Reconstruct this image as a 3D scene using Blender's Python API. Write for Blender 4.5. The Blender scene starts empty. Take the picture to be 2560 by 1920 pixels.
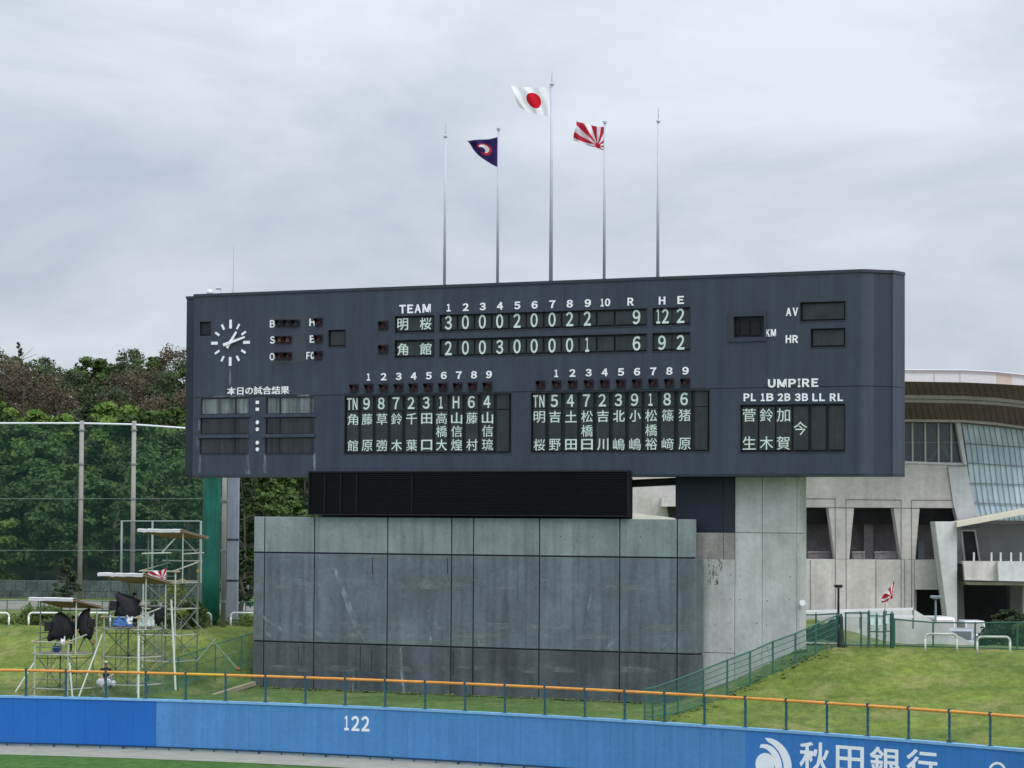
import bpy, bmesh, math, random
import numpy as np
from mathutils import Vector, Matrix, Quaternion
random.seed(7); np.random.seed(7)
sc = bpy.context.scene
COL = sc.collection
R = math.radians

# ------------------------------------------------------------------ camera
F = 7400.0; PITCH = 0.0452; ROLL = 0.0063; HC = 10.7
cr, sr, cp, sp = math.cos(ROLL), math.sin(ROLL), math.cos(PITCH), math.sin(PITCH)
fwd = Vector((0, cp, sp)); up0 = Vector((0, -sp, cp)); right0 = Vector((1, 0, 0))
right = right0*cr + up0*sr
up = up0*cr - right0*sr
CP = Vector((0, 0, HC))
cd = bpy.data.cameras.new('camera'); cam = bpy.data.objects.new('camera', cd); COL.objects.link(cam)
m = Matrix.Identity(4)
for i in range(3):
    m[i][0] = right[i]; m[i][1] = up[i]; m[i][2] = -fwd[i]; m[i][3] = CP[i]
cam.matrix_world = m
cd.sensor_width = 36; cd.lens = 36*F/2560; cd.clip_start = .5; cd.clip_end = 4000
sc.camera = cam

# ------------------------------------------------------------------ sky, sun, exposure
SUN_AZ, SUN_EL = R(146), R(52)      # azimuth from +Y (view direction) towards +X, elevation
sunv = Vector((math.sin(SUN_AZ)*math.cos(SUN_EL), math.cos(SUN_AZ)*math.cos(SUN_EL), math.sin(SUN_EL)))
w = bpy.data.worlds.new('World'); sc.world = w; w.use_nodes = True
nt = w.node_tree; N = nt.nodes; L = nt.links; N.clear()
out = N.new('ShaderNodeOutputWorld')
tc = N.new('ShaderNodeTexCoord')
sky = N.new('ShaderNodeTexSky'); sky.sky_type = 'NISHITA'; sky.sun_disc = False
sky.sun_elevation = SUN_EL; sky.sun_rotation = SUN_AZ
bg1 = N.new('ShaderNodeBackground'); bg1.inputs['Strength'].default_value = .05
L.new(sky.outputs[0], bg1.inputs['Color'])
mp = N.new('ShaderNodeMapping'); mp.inputs['Scale'].default_value = (1, 1, 2.6); mp.inputs['Location'].default_value = (.37, .1, .42)
mp.inputs['Rotation'].default_value = (0, R(-9), 0)
L.new(tc.outputs['Generated'], mp.inputs['Vector'])
n1 = N.new('ShaderNodeTexNoise'); n1.inputs['Scale'].default_value = 5.5; n1.inputs['Detail'].default_value = 8; n1.inputs['Roughness'].default_value = .56
n1.inputs['Distortion'].default_value = .35
L.new(mp.outputs[0], n1.inputs['Vector'])
rp = N.new('ShaderNodeValToRGB'); e = rp.color_ramp.elements
e[0].position = .37; e[0].color = (.500, .572, .668, 1)
e[1].position = .63; e[1].color = (.755, .822, .900, 1)
L.new(n1.outputs['Fac'], rp.inputs[0])
sx = N.new('ShaderNodeSeparateXYZ'); L.new(tc.outputs['Generated'], sx.inputs[0])
cl = N.new('ShaderNodeClamp'); L.new(sx.outputs['Z'], cl.inputs[0])
p0_ = N.new('ShaderNodeMath'); p0_.operation = 'POWER'; L.new(cl.outputs[0], p0_.inputs[0]); p0_.inputs[1].default_value = 1.5
pw = N.new('ShaderNodeMath'); pw.operation = 'MULTIPLY_ADD'; L.new(p0_.outputs[0], pw.inputs[0]); pw.inputs[1].default_value = 2.0; pw.inputs[2].default_value = 1.04
bg2 = N.new('ShaderNodeBackground'); L.new(rp.outputs[0], bg2.inputs['Color']); 
EXPO = 0.7
st = N.new('ShaderNodeMath'); st.operation = 'MULTIPLY'; L.new(pw.outputs[0], st.inputs[0]); st.inputs[1].default_value = .93/2**EXPO
L.new(st.outputs[0], bg2.inputs['Strength'])
ad = N.new('ShaderNodeAddShader')
mxw = N.new('ShaderNodeMixShader'); mxw.inputs[0].default_value = .93
L.new(bg1.outputs[0], mxw.inputs[1]); L.new(bg2.outputs[0], mxw.inputs[2])
L.new(mxw.outputs[0], out.inputs['Surface'])
sd = bpy.data.lights.new('sun', 'SUN'); sd.energy = 1.4; sd.angle = R(35); sd.color = (1, .965, .91)
so = bpy.data.objects.new('sun', sd); COL.objects.link(so)
so.rotation_euler = sunv.to_track_quat('Z', 'Y').to_euler(); so.location = (40, -20, 80)
sc.view_settings.view_transform = 'Standard'; sc.view_settings.look = 'None'
sc.view_settings.exposure = EXPO; sc.view_settings.gamma = 1; sc.view_settings.use_curve_mapping = False
sc.cycles.transparent_max_bounces = 24
sc.cycles.max_bounces = 6

# ------------------------------------------------------------------ projection helpers
def ray(x, y):
    return fwd*F + right*(x-1280) + up*(960-y)
def at(x, y, Y):
    d = ray(x, y); return CP + d*(Y/d.y)
def ground_at(x, Y, z):
    """point at depth Y in picture column x (near row y of height z)"""
    y = 1300
    for _ in range(4):
        P = at(x, y, Y); y += (P.z-z)*F/Y
    return at(x, y, Y)
TH = R(28.9); D0 = 145.0
O = Vector((0, D0, 0)); T = Vector((math.cos(TH), -math.sin(TH), 0)); NI = Vector((math.sin(TH), math.cos(TH), 0))
def uv(x, y, w=0.0):
    """picture point -> (u, v) on the plane parallel to the scoreboard front, w metres behind it"""
    d = ray(x, y); k = ((O+NI*w-CP).dot(NI))/d.dot(NI)
    P = CP + d*k; return (P-O).dot(T), P.z
def uvx(x, v, w=0.0):
    y = 1000.
    for _ in range(5):
        u, vv = uv(x, y, w); y += (vv-v)*51
    return u
def W3(u, w, v): return O + T*u + NI*w + Vector((0, 0, v))
def uw(P):
    q = Vector((P[0], P[1], 0))-O
    return q.dot(T), q.dot(NI)

# ------------------------------------------------------------------ object helpers
def tag(o, label=None, cat=None, group=None, kind=None):
    if label: o['label'] = label
    if cat: o['category'] = cat
    if group: o['group'] = group
    if kind: o['kind'] = kind
    return o
WM = {}
def empty(name, loc, rz=0, label=None, cat=None, group=None):
    o = bpy.data.objects.new(name, None); COL.objects.link(o)
    o.location = loc; o.rotation_euler = (0, 0, rz); o.empty_display_size = .3
    WM[o.name] = Matrix.Translation(loc) @ Matrix.Rotation(rz, 4, 'Z')
    return tag(o, label, cat, group)
def link(name, me, parent=None, kind=None):
    o = bpy.data.objects.new(name, me); COL.objects.link(o)
    if parent is not None:
        o.parent = parent; WM[o.name] = WM[parent.name].copy()
    else: WM[o.name] = Matrix.Identity(4)
    if kind: o['kind'] = kind
    return o
def children(o): return [c for c in bpy.data.objects if c.parent == o]
def copy_tree(o, loc=None, rz=None, label=None, parent=None, kids=None):
    if kids is None:
        kids = {}
        for c in bpy.data.objects:
            if c.parent: kids.setdefault(c.parent.name, []).append(c)
    c = o.copy(); COL.objects.link(c)
    if parent is not None: c.parent = parent
    if loc is not None: c.location = loc
    if rz is not None: c.rotation_euler = (0, 0, rz)
    if label: c['label'] = label
    for ch in kids.get(o.name, []): copy_tree(ch, parent=c, kids=kids)
    return c
class MB:
    def __init__(s): s.v = []; s.f = []; s.m = []; s.mi = 0
    def add(s, vs, fs):
        b = len(s.v); s.v += [Vector(a) for a in vs]; s.f += [tuple(b+i for i in f) for f in fs]; s.m += [s.mi]*len(fs)
        return s
    def hexa(s, p):   # 8 points: bottom ring 0-3, top ring 4-7
        return s.add(p, [(0,3,2,1),(4,5,6,7),(0,1,5,4),(1,2,6,5),(2,3,7,6),(3,0,4,7)])
    def box(s, x0, x1, y0, y1, z0, z1, fn=None):
        p = [(x0,y0,z0),(x1,y0,z0),(x1,y1,z0),(x0,y1,z0),(x0,y0,z1),(x1,y0,z1),(x1,y1,z1),(x0,y1,z1)]
        if fn: p = [fn(*a) for a in p]
        return s.hexa(p)
    def tube(s, a, b, r, r2=None, n=6, caps=True):
        a, b = Vector(a), Vector(b); r2 = r if r2 is None else r2
        d = b-a
        if d.length < 1e-6: return s
        q = d.to_track_quat('Z', 'Y'); vs = []
        for P, rr in ((a, r), (b, r2)):
            for i in range(n):
                t = 2*math.pi*(i+.5)/n; vs.append(P + q @ Vector((rr*math.cos(t), rr*math.sin(t), 0)))
        fs = [(i, (i+1) % n, n+(i+1) % n, n+i) for i in range(n)]
        if caps: fs += [tuple(range(n-1, -1, -1)), tuple(range(n, 2*n))]
        return s.add(vs, fs)
    def path(s, pts, r, n=6):
        for a, b in zip(pts[:-1], pts[1:]): s.tube(a, b, r, n=n)
        return s
    def prism(s, poly, ext):   # poly 3D points (planar), ext vector
        n = len(poly); ext = Vector(ext); P = [Vector(p) for p in poly]
        vs = P + [p+ext for p in P]
        fs = [tuple(range(n-1, -1, -1)), tuple(range(n, 2*n))] + [(i, (i+1) % n, n+(i+1) % n, n+i) for i in range(n)]
        return s.add(vs, fs)
    def ball(s, c, rx, ry, rz, n=10, k=7, fn=None):
        vs = [Vector(c)+Vector((0, 0, rz))]
        for j in range(1, k):
            a = math.pi*j/k
            for i in range(n):
                t = 2*math.pi*i/n
                vs.append(Vector(c)+Vector((rx*math.sin(a)*math.cos(t), ry*math.sin(a)*math.sin(t), rz*math.cos(a))))
        vs.append(Vector(c)-Vector((0, 0, rz)))
        if fn: vs = [fn(v) for v in vs]
        fs = [(0, 1+i, 1+(i+1) % n) for i in range(n)]
        for j in range(k-2):
            for i in range(n):
                a, b = 1+j*n+i, 1+j*n+(i+1) % n
                fs.append((a, a+n, b+n, b))
        e_ = len(vs)-1; b0 = 1+(k-2)*n
        fs += [(b0+i, e_, b0+(i+1) % n) for i in range(n)]
        return s.add(vs, fs)
    def mesh(s, name, mats, M=None, smooth=False, fix=True):
        me = bpy.data.meshes.new(name)
        vs = s.v if M is None else [M @ v for v in s.v]
        me.from_pydata([tuple(v) for v in vs], [], s.f)
        if not isinstance(mats, (list, tuple)): mats = [mats]
        for mm in mats: me.materials.append(mm)
        if len(mats) > 1:
            for p, i in zip(me.polygons, s.m): p.material_index = i
        if fix:
            bm = bmesh.new(); bm.from_mesh(me); bmesh.ops.recalc_face_normals(bm, faces=bm.faces); bm.to_mesh(me); bm.free()
        if smooth:
            for p in me.polygons: p.use_smooth = True
        me.update(); return me
    def build(s, name, mats, parent=None, kind=None, smooth=False, local=False, fix=True):
        M = None
        if parent is not None and not local: M = WM[parent.name].inverted()
        return link(name, s.mesh(name, mats, M, smooth, fix), parent, kind)
def bevel(o, wd=.01, seg=1):
    md = o.modifiers.new('bevel', 'BEVEL'); md.width = wd; md.segments = seg; md.limit_method = 'ANGLE'; md.angle_limit = R(40)
    return o

# ------------------------------------------------------------------ materials
def S(r, g, b):
    return tuple(((c/255)/12.92 if c <= 10 else ((c/255+.055)/1.055)**2.4) for c in (r, g, b))
MATS = {}
def mat(name, col, rough=.8, var=.15, scale=3, streak=0, sscale=(6, 6, .35), bump=0, bscale=30, metal=0, col2=None, alpha=None, fine=0, perobj=0, spec=.3, trans=0, afade=None):
    if name in MATS: return MATS[name]
    mt = bpy.data.materials.new(name); mt.use_nodes = True; nt = mt.node_tree; N = nt.nodes; L = nt.links
    b = N['Principled BSDF']; b.inputs['Roughness'].default_value = rough; b.inputs['Metallic'].default_value = metal
    b.inputs['Specular IOR Level'].default_value = spec
    tc = N.new('ShaderNodeTexCoord')
    geo = N.new('ShaderNodeNewGeometry')
    def mixc(kind, fac, a, bb):
        mx = N.new('ShaderNodeMix'); mx.data_type = 'RGBA'; mx.blend_type = kind
        if isinstance(fac, float) or isinstance(fac, int): mx.inputs[0].default_value = fac
        else: L.new(fac, mx.inputs[0])
        for k, v in ((6, a), (7, bb)):
            if isinstance(v, tuple): mx.inputs[k].default_value = (*v[:3], 1)
            else: L.new(v, mx.inputs[k])
        return mx.outputs[2]
    def noise(sc_, det=4, vec=None, ro=.55):
        n = N.new('ShaderNodeTexNoise'); n.inputs['Scale'].default_value = sc_; n.inputs['Detail'].default_value = det; n.inputs['Roughness'].default_value = ro
        L.new(vec if vec is not None else geo.outputs['Position'], n.inputs['Vector']); return n.outputs['Fac']
    def remap(o, a, b_, c, d):
        mr = N.new('ShaderNodeMapRange'); L.new(o, mr.inputs[0])
        for i, v in zip((1, 2, 3, 4), (a, b_, c, d)): mr.inputs[i].default_value = v
        return mr.outputs[0]
    c2 = col2 or tuple(min(1, c*(1+var)) for c in col)
    c1 = tuple(c*(1-var) for c in col) if not col2 else col
    c = mixc('MIX', remap(noise(scale), .3, .7, 0, 1), c1, c2)
    if fine:
        c = mixc('MULTIPLY', 1.0, c, mixc('MIX', remap(noise(scale*9, 3), .3, .7, 0, 1), (1-fine,)*3, (1+fine,)*3))
    if streak:
        mp = N.new('ShaderNodeMapping'); mp.inputs['Scale'].default_value = sscale; L.new(geo.outputs['Position'], mp.inputs[0])
        c = mixc('MULTIPLY', 1.0, c, mixc('MIX', remap(noise(1.0, 5, mp.outputs[0], .6), .32, .68, 0, 1), (1-streak,)*3, (1+streak*.6,)*3))
    if perobj:
        oi = N.new('ShaderNodeObjectInfo')
        c = mixc('MULTIPLY', 1.0, c, mixc('MIX', oi.outputs['Random'], (1-perobj,)*3, (1+perobj,)*3))
    L.new(c, b.inputs['Base Color'])
    if bump:
        bp = N.new('ShaderNodeBump'); bp.inputs['Strength'].default_value = bump; bp.inputs['Distance'].default_value = .05
        L.new(noise(bscale, 4), bp.inputs['Height']); L.new(bp.outputs[0], b.inputs['Normal'])
    if alpha is not None:
        tr = N.new('ShaderNodeBsdfTransparent'); ms = N.new('ShaderNodeMixShader'); ms.inputs[0].default_value = alpha
        L.new(tr.outputs[0], ms.inputs[1]); L.new(b.outputs[0], ms.inputs[2]); L.new(ms.outputs[0], N['Material Output'].inputs['Surface'])
    if afade:
        mpa = N.new('ShaderNodeMapping'); mpa.inputs['Scale'].default_value = afade[:3]; L.new(geo.outputs['Position'], mpa.inputs[0])
        L.new(remap(noise(1.0, 5, mpa.outputs[0], .65), afade[3], afade[4], 0, alpha), ms.inputs[0])
    if trans:
        tl = N.new('ShaderNodeBsdfTranslucent'); L.new(c, tl.inputs[0]); ms = N.new('ShaderNodeMixShader'); ms.inputs[0].default_value = trans
        L.new(b.outputs[0], ms.inputs[1]); L.new(tl.outputs[0], ms.inputs[2]); L.new(ms.outputs[0], N['Material Output'].inputs['Surface'])
    MATS[name] = mt; return mt

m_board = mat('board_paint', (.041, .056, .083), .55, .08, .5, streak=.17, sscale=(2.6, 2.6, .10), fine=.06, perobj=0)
m_board_w = mat('board_paint_wings_shade', (.028, .038, .058), .55, .08, .5, streak=.10, sscale=(2.2, 2.2, .12))  # darker wing paint, its tone also standing for shade on the inner curve
m_board_dk = mat('board_trim', (.035, .042, .058), .5, .1, 1)
m_navy = mat('navy_paint', (.022, .027, .042), .6, .12, .6, streak=.12)
m_cell = mat('cell_black', (.014, .017, .022), .6, .2, 2)
m_plate = mat('flap_plate', (.028, .036, .040), .5, .2, 1.5, streak=.15, sscale=(8, 8, .5))
m_smoke = mat('window_dusty', (.12, .15, .16), .25, .3, 1.5, streak=.75, sscale=(5, 5, .15), spec=.5)
m_winD = mat('window_dark', (.022, .024, .030), .2, .3, 1.5, streak=.7, sscale=(5, 5, .15), spec=.5)
m_white = mat('letter_white', (.86, .88, .92), .5, .03, 2)
m_flap = mat('letter_pale_green', (.62, .74, .68), .5, .10, 3)
m_blk = mat('black_louver', (.008, .008, .011), .6, .2, 2)
m_blk2 = mat('black_backing', (.0035, .0035, .005), .8, .2, 2)
m_lampbox = mat('lamp_box', (.020, .012, .018), .5, .2, 4)
m_hood = mat('lamp_hood', (.008, .006, .009), .4, .2, 4)
m_red = mat('lens_red', (.10, .012, .018), .25, .1, 3)
m_amber = mat('lens_amber', (.35, .12, .05), .25, .1, 3)
m_blu = mat('lens_teal', (.02, .06, .09), .25, .1, 3)
m_stain = mat('mineral_stain', (.42, .46, .48), .9, .2, 4, alpha=.45, afade=(4, 4, 1, .35, .65))
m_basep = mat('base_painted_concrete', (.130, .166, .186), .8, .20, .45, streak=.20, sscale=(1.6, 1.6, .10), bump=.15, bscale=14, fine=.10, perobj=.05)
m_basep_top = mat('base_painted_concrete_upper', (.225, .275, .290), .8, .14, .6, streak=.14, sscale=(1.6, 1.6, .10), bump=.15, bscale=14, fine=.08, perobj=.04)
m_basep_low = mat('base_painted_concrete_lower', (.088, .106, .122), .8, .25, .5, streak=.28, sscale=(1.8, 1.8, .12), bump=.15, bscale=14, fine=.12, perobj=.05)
m_joint = mat('joint_dark', (.018, .024, .030), .8, .1, 2)
m_repair = mat('crack_repair_grey', (.24, .30, .325), .8, .35, 1.2, streak=.3, alpha=.75, afade=(3, 3, 2, .28, .55))
m_efflo = mat('lime_bloom', (.36, .42, .43), .9, .2, 4, alpha=.42, afade=(.8, .8, 2.0, .48, .75))
m_drip = mat('drip_stain', (.035, .045, .055), .9, .2, 4, alpha=.17, afade=(3, 3, .2, .50, .70))
m_conc = mat('raw_concrete', (.48, .50, .485), .85, .16, .5, streak=.14, sscale=(1.6, 1.6, .2), bump=.15, bscale=10, fine=.08, perobj=.03)
m_concd = mat('raw_concrete_joint', (.20, .21, .205), .9, .1, 1)
m_grass = None

# ------------------------------------------------------------------ terrain functions
XS = np.array([0, 560, 960, 1200, 1566, 1756, 2160, 2469.]); YS = np.array([1739, 1752, 1769, 1782, 1799.5, 1811, 1839.5, 1866.6])
cf = np.polyfit(XS, YS, 2)
WTOP = 2.32
def wall_pt(px):
    y = np.polyval(cf, px); d = ray(px, float(y)); k = (WTOP-HC)/d.z
    P = CP + d*k; return P
wp = [wall_pt(px) for px in range(-500, 3001, 50)]
WX = np.array([p.x for p in wp]); WY = np.array([p.y for p in wp])
def Yw(X):
    if X < WX[0]: return float(WY[0] + (X-WX[0])*-.05)
    if X > WX[-1]: return float(WY[-1] + (X-WX[-1])*(WY[-1]-WY[-2])/(WX[-1]-WX[-2]))
    return float(np.interp(X, WX, WY))
def Yc(X): return 162-(X+28)*.535
def ss(a, b, x):
    t = min(1, max(0, (x-a)/(b-a))); return t*t*(3-2*t)
def terrain(X, Y):
    yw, yc = Yw(X), Yc(X)
    t = (Y-yw)/max(6, yc-yw); zc = 4.6+.2*ss(-8, 12, X)
    if t <= 0: z = 2.0
    elif t < 1: z = 2.0 + (zc-2.0)*(t**1.42)
    else: z = zc
    if .9 < t < 1.12:      # rounded crest
        z = z - .06*(1-abs(t-1)/.12 if t > .88 else 0)
    u, w_ = uw((X, Y))
    if w_ < 14:
        if u > 0:
            rec = 1.95 + 2.85*min(1, max(0, (u-9.3)/6.2))*ss(-8, .5, w_)
            uf = 14.9+(w_+15.5)*.078; a = 1-ss(uf-1.7, uf-.1, u)
            if w_ > 1.2: a *= 1-ss(1.2, 2.2, w_)*ss(9, 10.5, u)
        else:
            rec = 1.95 + 2.65*min(1, max(0, w_/12.5)); a = ss(-18.5, -14.0, u)
        z = z*(1-a) + min(z, rec)*a if rec < z else z
    # car park behind the right-hand crest lies lower
    if X > 17 and Y > yc+4:
        a = ss(yc+5, yc+13, Y)*ss(18, 21, X); z = z*(1-a) + 2.7*a
    return z
def TZ(P): return terrain(P[0], P[1])

# ------------------------------------------------------------------ ground materials
def grass_mat(name, dark, light, dry, sc1=.25):
    mt = bpy.data.materials.new(name); mt.use_nodes = True; nt = mt.node_tree; N = nt.nodes; L = nt.links
    b = N['Principled BSDF']; b.inputs['Roughness'].default_value = .95; b.inputs['Specular IOR Level'].default_value = .1
    geo = N.new('ShaderNodeNewGeometry')
    def noise(s, d=5, sc_=(1, 1, 1)):
        mp = N.new('ShaderNodeMapping'); mp.inputs['Scale'].default_value = sc_; L.new(geo.outputs['Position'], mp.inputs[0])
        n = N.new('ShaderNodeTexNoise'); n.inputs['Scale'].default_value = s; n.inputs['Detail'].default_value = d; L.new(mp.outputs[0], n.inputs['Vector']); return n.outputs['Fac']
    def rm(o, a, c):
        r = N.new('ShaderNodeMapRange'); L.new(o, r.inputs[0]); r.inputs[1].default_value = a; r.inputs[2].default_value = c; return r.outputs[0]
    def mix(fac, a, c, k='MIX'):
        mx = N.new('ShaderNodeMix'); mx.data_type = 'RGBA'; mx.blend_type = k
        if isinstance(fac, float): mx.inputs[0].default_value = fac
        else: L.new(fac, mx.inputs[0])
        for i, v in ((6, a), (7, c)):
            if isinstance(v, tuple): mx.inputs[i].default_value = (*v, 1)
            else: L.new(v, mx.inputs[i])
        return mx.outputs[2]
    c = mix(rm(noise(sc1), .35, .65), dark, light)
    c = mix(rm(noise(.55, 6, (1, .5, 1)), .52, .74), c, dry)
    c = mix(1.0, c, mix(rm(noise(2.6, 6, (1, .45, 1)), .3, .7), (.72, .74, .70), (1.22, 1.2, 1.22)), 'MULTIPLY')
    c = mix(1.0, c, mix(rm(noise(11, 3, (1, .35, 1)), .3, .7), (.78, .8, .78), (1.18, 1.17, 1.16)), 'MULTIPLY')
    L.new(c, b.inputs['Base Color'])
    bp = N.new('ShaderNodeBump'); bp.inputs['Strength'].default_value = .45; bp.inputs['Distance'].default_value = .10
    L.new(noise(5, 6), bp.inputs['Height']); L.new(bp.outputs[0], b.inputs['Normal'])
    MATS[name] = mt; return mt
m_grass = grass_mat('bank_grass', (.084, .124, .026), (.140, .180, .036), (.20, .19, .070))
m_turf = grass_mat('outfield_turf', (.040, .095, .022), (.055, .120, .028), (.06, .12, .03), .6)
m_track = mat('warning_track_gravel', (.235, .235, .205), .95, .14, 1.2, fine=.15, bump=.4, bscale=20)
m_dirt = mat('dirt_road', (.22, .20, .18), .95, .15, .6, fine=.12, bump=.4, bscale=10)

# field and track (one sheet each), the bank, the far ground
def sheet(name, f, xs, ys, mt, kind='structure', fold=None):
    mb = MB(); nx, ny = len(xs), len(ys)
    vs = [f(x, y) for y in ys for x in xs]
    fs = [(j*nx+i, j*nx+i+1, (j+1)*nx+i+1, (j+1)*nx+i) for j in range(ny-1) for i in range(nx-1)]
    mb.add(vs, fs); o = mb.build(name, mt, None, kind, smooth=True, fix=False); return o
sheet('ground', lambda x, y: (x, y, 1.6), [-1500, -60, 60, 1500], [144, 300, 1500, 3000], m_dirt)
sheet('field', lambda x, y: (x, y if y < 100 else min(y, Yw(x)-.05), 0), list(np.linspace(-90, 90, 91)), [-200, 0, 60, 100, 112, 125, 139], m_turf)
TRK = {0: 1912, 300: 1918, 560: 1924, 900: 1938, 1300: 1962}
def track_w(X): return 5.6
sheet('warning_track', lambda x, t: (x, Yw(x)-.02-t*4.9, .012), list(np.linspace(-60, 40, 120)), [1, 0], m_track)
xs = list(np.concatenate([np.arange(-75, -26, 1.0), np.arange(-26, 30, .4), np.arange(30, 60, 1.5)]))
ts = list(np.concatenate([np.arange(0, 40, .45), np.arange(40, 110, 2.5)]))
def bank(x, t):
    Y = Yw(x)+.32+t; z = terrain(x, Y)
    z += .05*math.sin(x*1.7+Y*.9)*math.sin(Y*1.1-x*.6)+random.uniform(-.02, .02)
    return (x, Y, z)
gb = sheet('grass_bank', bank, xs, ts, m_grass)
gb.data.materials.append(grass_mat('lush_grass', (.060, .105, .030), (.100, .150, .042), (.15, .17, .07)))
for p in gb.data.polygons:
    u_, w_ = uw(p.center)
    if -16.5+random.uniform(-.4, .4) < u_ < 14.8+(w_+15.5)*.078+random.uniform(-.3, .1) and w_ < 6: p.material_index = 1

# ------------------------------------------------------------------ lettering
_gl = {}
def glyph(ch, off=0.0, ext=.0):
    k = (ch, off)
    if k in _gl: return _gl[k]
    cu = bpy.data.curves.new('g', 'FONT'); cu.body = ch; cu.size = 1; cu.offset = off; cu.resolution_u = 3
    ob = bpy.data.objects.new('g', cu); COL.objects.link(ob)
    dg = bpy.context.evaluated_depsgraph_get(); dg.update()
    me = bpy.data.meshes.new_from_object(ob.evaluated_get(dg))
    vs = [v.co.copy() for v in me.vertices]; fs = [tuple(p.vertices) for p in me.polygons]
    bpy.data.objects.remove(ob); bpy.data.curves.remove(cu); bpy.data.meshes.remove(me)
    if not vs: return None
    x0 = min(v.x for v in vs); x1 = max(v.x for v in vs); y0 = min(v.y for v in vs); y1 = max(v.y for v in vs)
    # boundary edges for side walls
    cnt = {}
    for f in fs:
        for a, b in zip(f, f[1:]+f[:1]):
            e = (min(a, b), max(a, b)); cnt.setdefault(e, []).append((a, b))
    bd = [v[0] for v in cnt.values() if len(v) == 1]
    _gl[k] = (vs, fs, bd, x0, x1, y0, y1); return _gl[k]
def fw(c):
    return chr(ord(c)+0xFEE0) if '!' <= c <= '~' else c
def text_obj(name, ch, rect, P, mt, parent, off=.0, thick=.015, keep=False):
    if len(ch) > 1 and all('!' <= c <= '~' for c in ch):
        a0, a1, b0, b1 = rect
        wd = [{'I': .32, '1': .55, 'M': 1.25, 'L': .85, 'E': .88}.get(c, 1.0) for c in ch]; gap = .26
        tot = sum(wd)+gap*(len(ch)-1); k = (a1-a0)/tot; a = a0; o = None
        for c, w_ in zip(ch, wd):
            o = text_obj(name, c, (a, a+w_*k, b0, b1), P, mt, parent, off, thick); a += (w_+gap)*k
        return o
    ch = ''.join(fw(c) for c in ch)
    """rect = (a0, a1, b0, b1) in the plane; P(a, b, d) maps plane coords (d = proud towards viewer) to world"""
    g = glyph(ch, off)
    if g is None: return None
    vs, fs, bd, x0, x1, y0, y1 = g
    a0, a1, b0, b1 = rect; n = len(vs)
    sxx = (a1-a0)/(x1-x0); syy = (b1-b0)/(y1-y0)
    q = [((v.x-x0)*sxx+a0, (v.y-y0)*syy+b0) for v in vs]
    mb = MB()
    mb.v = [P(a, b, thick) for a, b in q] + [P(a, b, 0) for a, b in q]
    mb.f = list(fs) + [(a, b, b+n, a+n) for a, b in bd]; mb.m = [0]*len(mb.f)
    return mb.build(name, mt, parent, fix=False)

# ------------------------------------------------------------------ SCOREBOARD
ul = uvx(478, 7); ur = uvx(2150, 7)
uL0 = uvx(459, 7, 1.1)
vT = uv(1380, 708)[1]; vB = uv(1300, 1189)[1]
uR = uvx(2232, 7, 1.1)
sb = empty('scoreboard', W3((ul+ur)/2, 2, 1.9), -TH, 'long dark blue grey scoreboard standing on its painted concrete base', 'scoreboard')
def LB(a, b, d): return W3(a, -d, b)          # board plane -> world
def rz_(X, Y, z=0): 
    return (440+X/3.191, 680+Y/3.191)
def z1(X, Y): return (440+X/3.191, 680+Y/3.191)
def z2(X, Y): return (960+X/2.765, 680+Y/2.765)
def z3(X, Y): return (1640+X/3.073, 660+Y/3.073)
def z4(X, Y): return (480+X/5.267, 720+Y/5.267)
def z5(X, Y): return (840+X/4.809, 970+Y/4.809)
def z6(X, Y): return (1300+X/4.424, 970+Y/4.424)
def rect(p0, p1):
    """top-left and bottom-right picture points -> (u0,u1,v0,v1)"""
    a = uv(*p0); b = uv(*p1); return (a[0], b[0], b[1], a[1])
holes = []   # (rect, name, depth)
cells = []
H = {}
def hole(key, r): H[key] = r; holes.append(r); return r
t1 = rect(z2(77, 303), z2(347, 405)); i1 = rect(z2(385, 296), z2(1817, 373)); he1 = rect(z2(1858, 243), z2(2117, 362))
# common top / bottom for the two rows
v1t, v1b = uv(*z2(385, 297))[1], uv(*z2(385, 412))[1]
v2t, v2b = uv(*z2(385, 464))[1], uv(*z2(385, 585))[1]
for key, x0, x1 in (('team', 77, 347), ('inn', 385, 1817), ('he', 1858, 2117)):
    u0 = uvx(960+x0/2.765, v1t); u1 = uvx(960+x1/2.765, v1t)
    hole(key+'1', (u0, u1, v1b, v1t)); hole(key+'2', (u0, u1, v2b, v2t))
vlt, vlb = uv(*z5(100, 94))[1], uv(*z5(120, 792))[1]
hole('lineL', (uvx(840+108/4.809, vlt), uvx(840+2110/4.809, vlt), vlb, vlt))
vlt, vlb = uv(*z6(120, 55))[1], uv(*z6(130, 712))[1]
hole('lineR', (uvx(1300+125/4.424, vlt), uvx(1300+2098/4.424, vlt), vlb, vlt))
hole('ump', rect(z3(650, 1083), z3(1452, 1442)))
hole('av', rect(z3(1110, 296), z3(1456, 432))); hole('hr', rect(z3(1190, 498), z3(1454, 636)))
hole('km', rect(z3(600, 405), z3(832, 560)))
hole('square', rect(z4(1800, 555), z4(2020, 770))); hole('small', rect(z4(105, 447), z4(247, 627)))
for k, (a, b, c, d) in {'r1': (205, 1005, 580, 1132), 'r2': (200, 1168, 572, 1292), 'r3': (195, 1330, 570, 1450),
                        's1': (722, 1002, 1105, 1128), 's2': (720, 1164, 1100, 1288), 's3': (715, 1324, 1095, 1448)}.items():
    hole(k, rect(z1(a, b), z1(c, d)))
vs_ = uv(1400, 978)[1]; SE = .02   # seam
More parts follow.
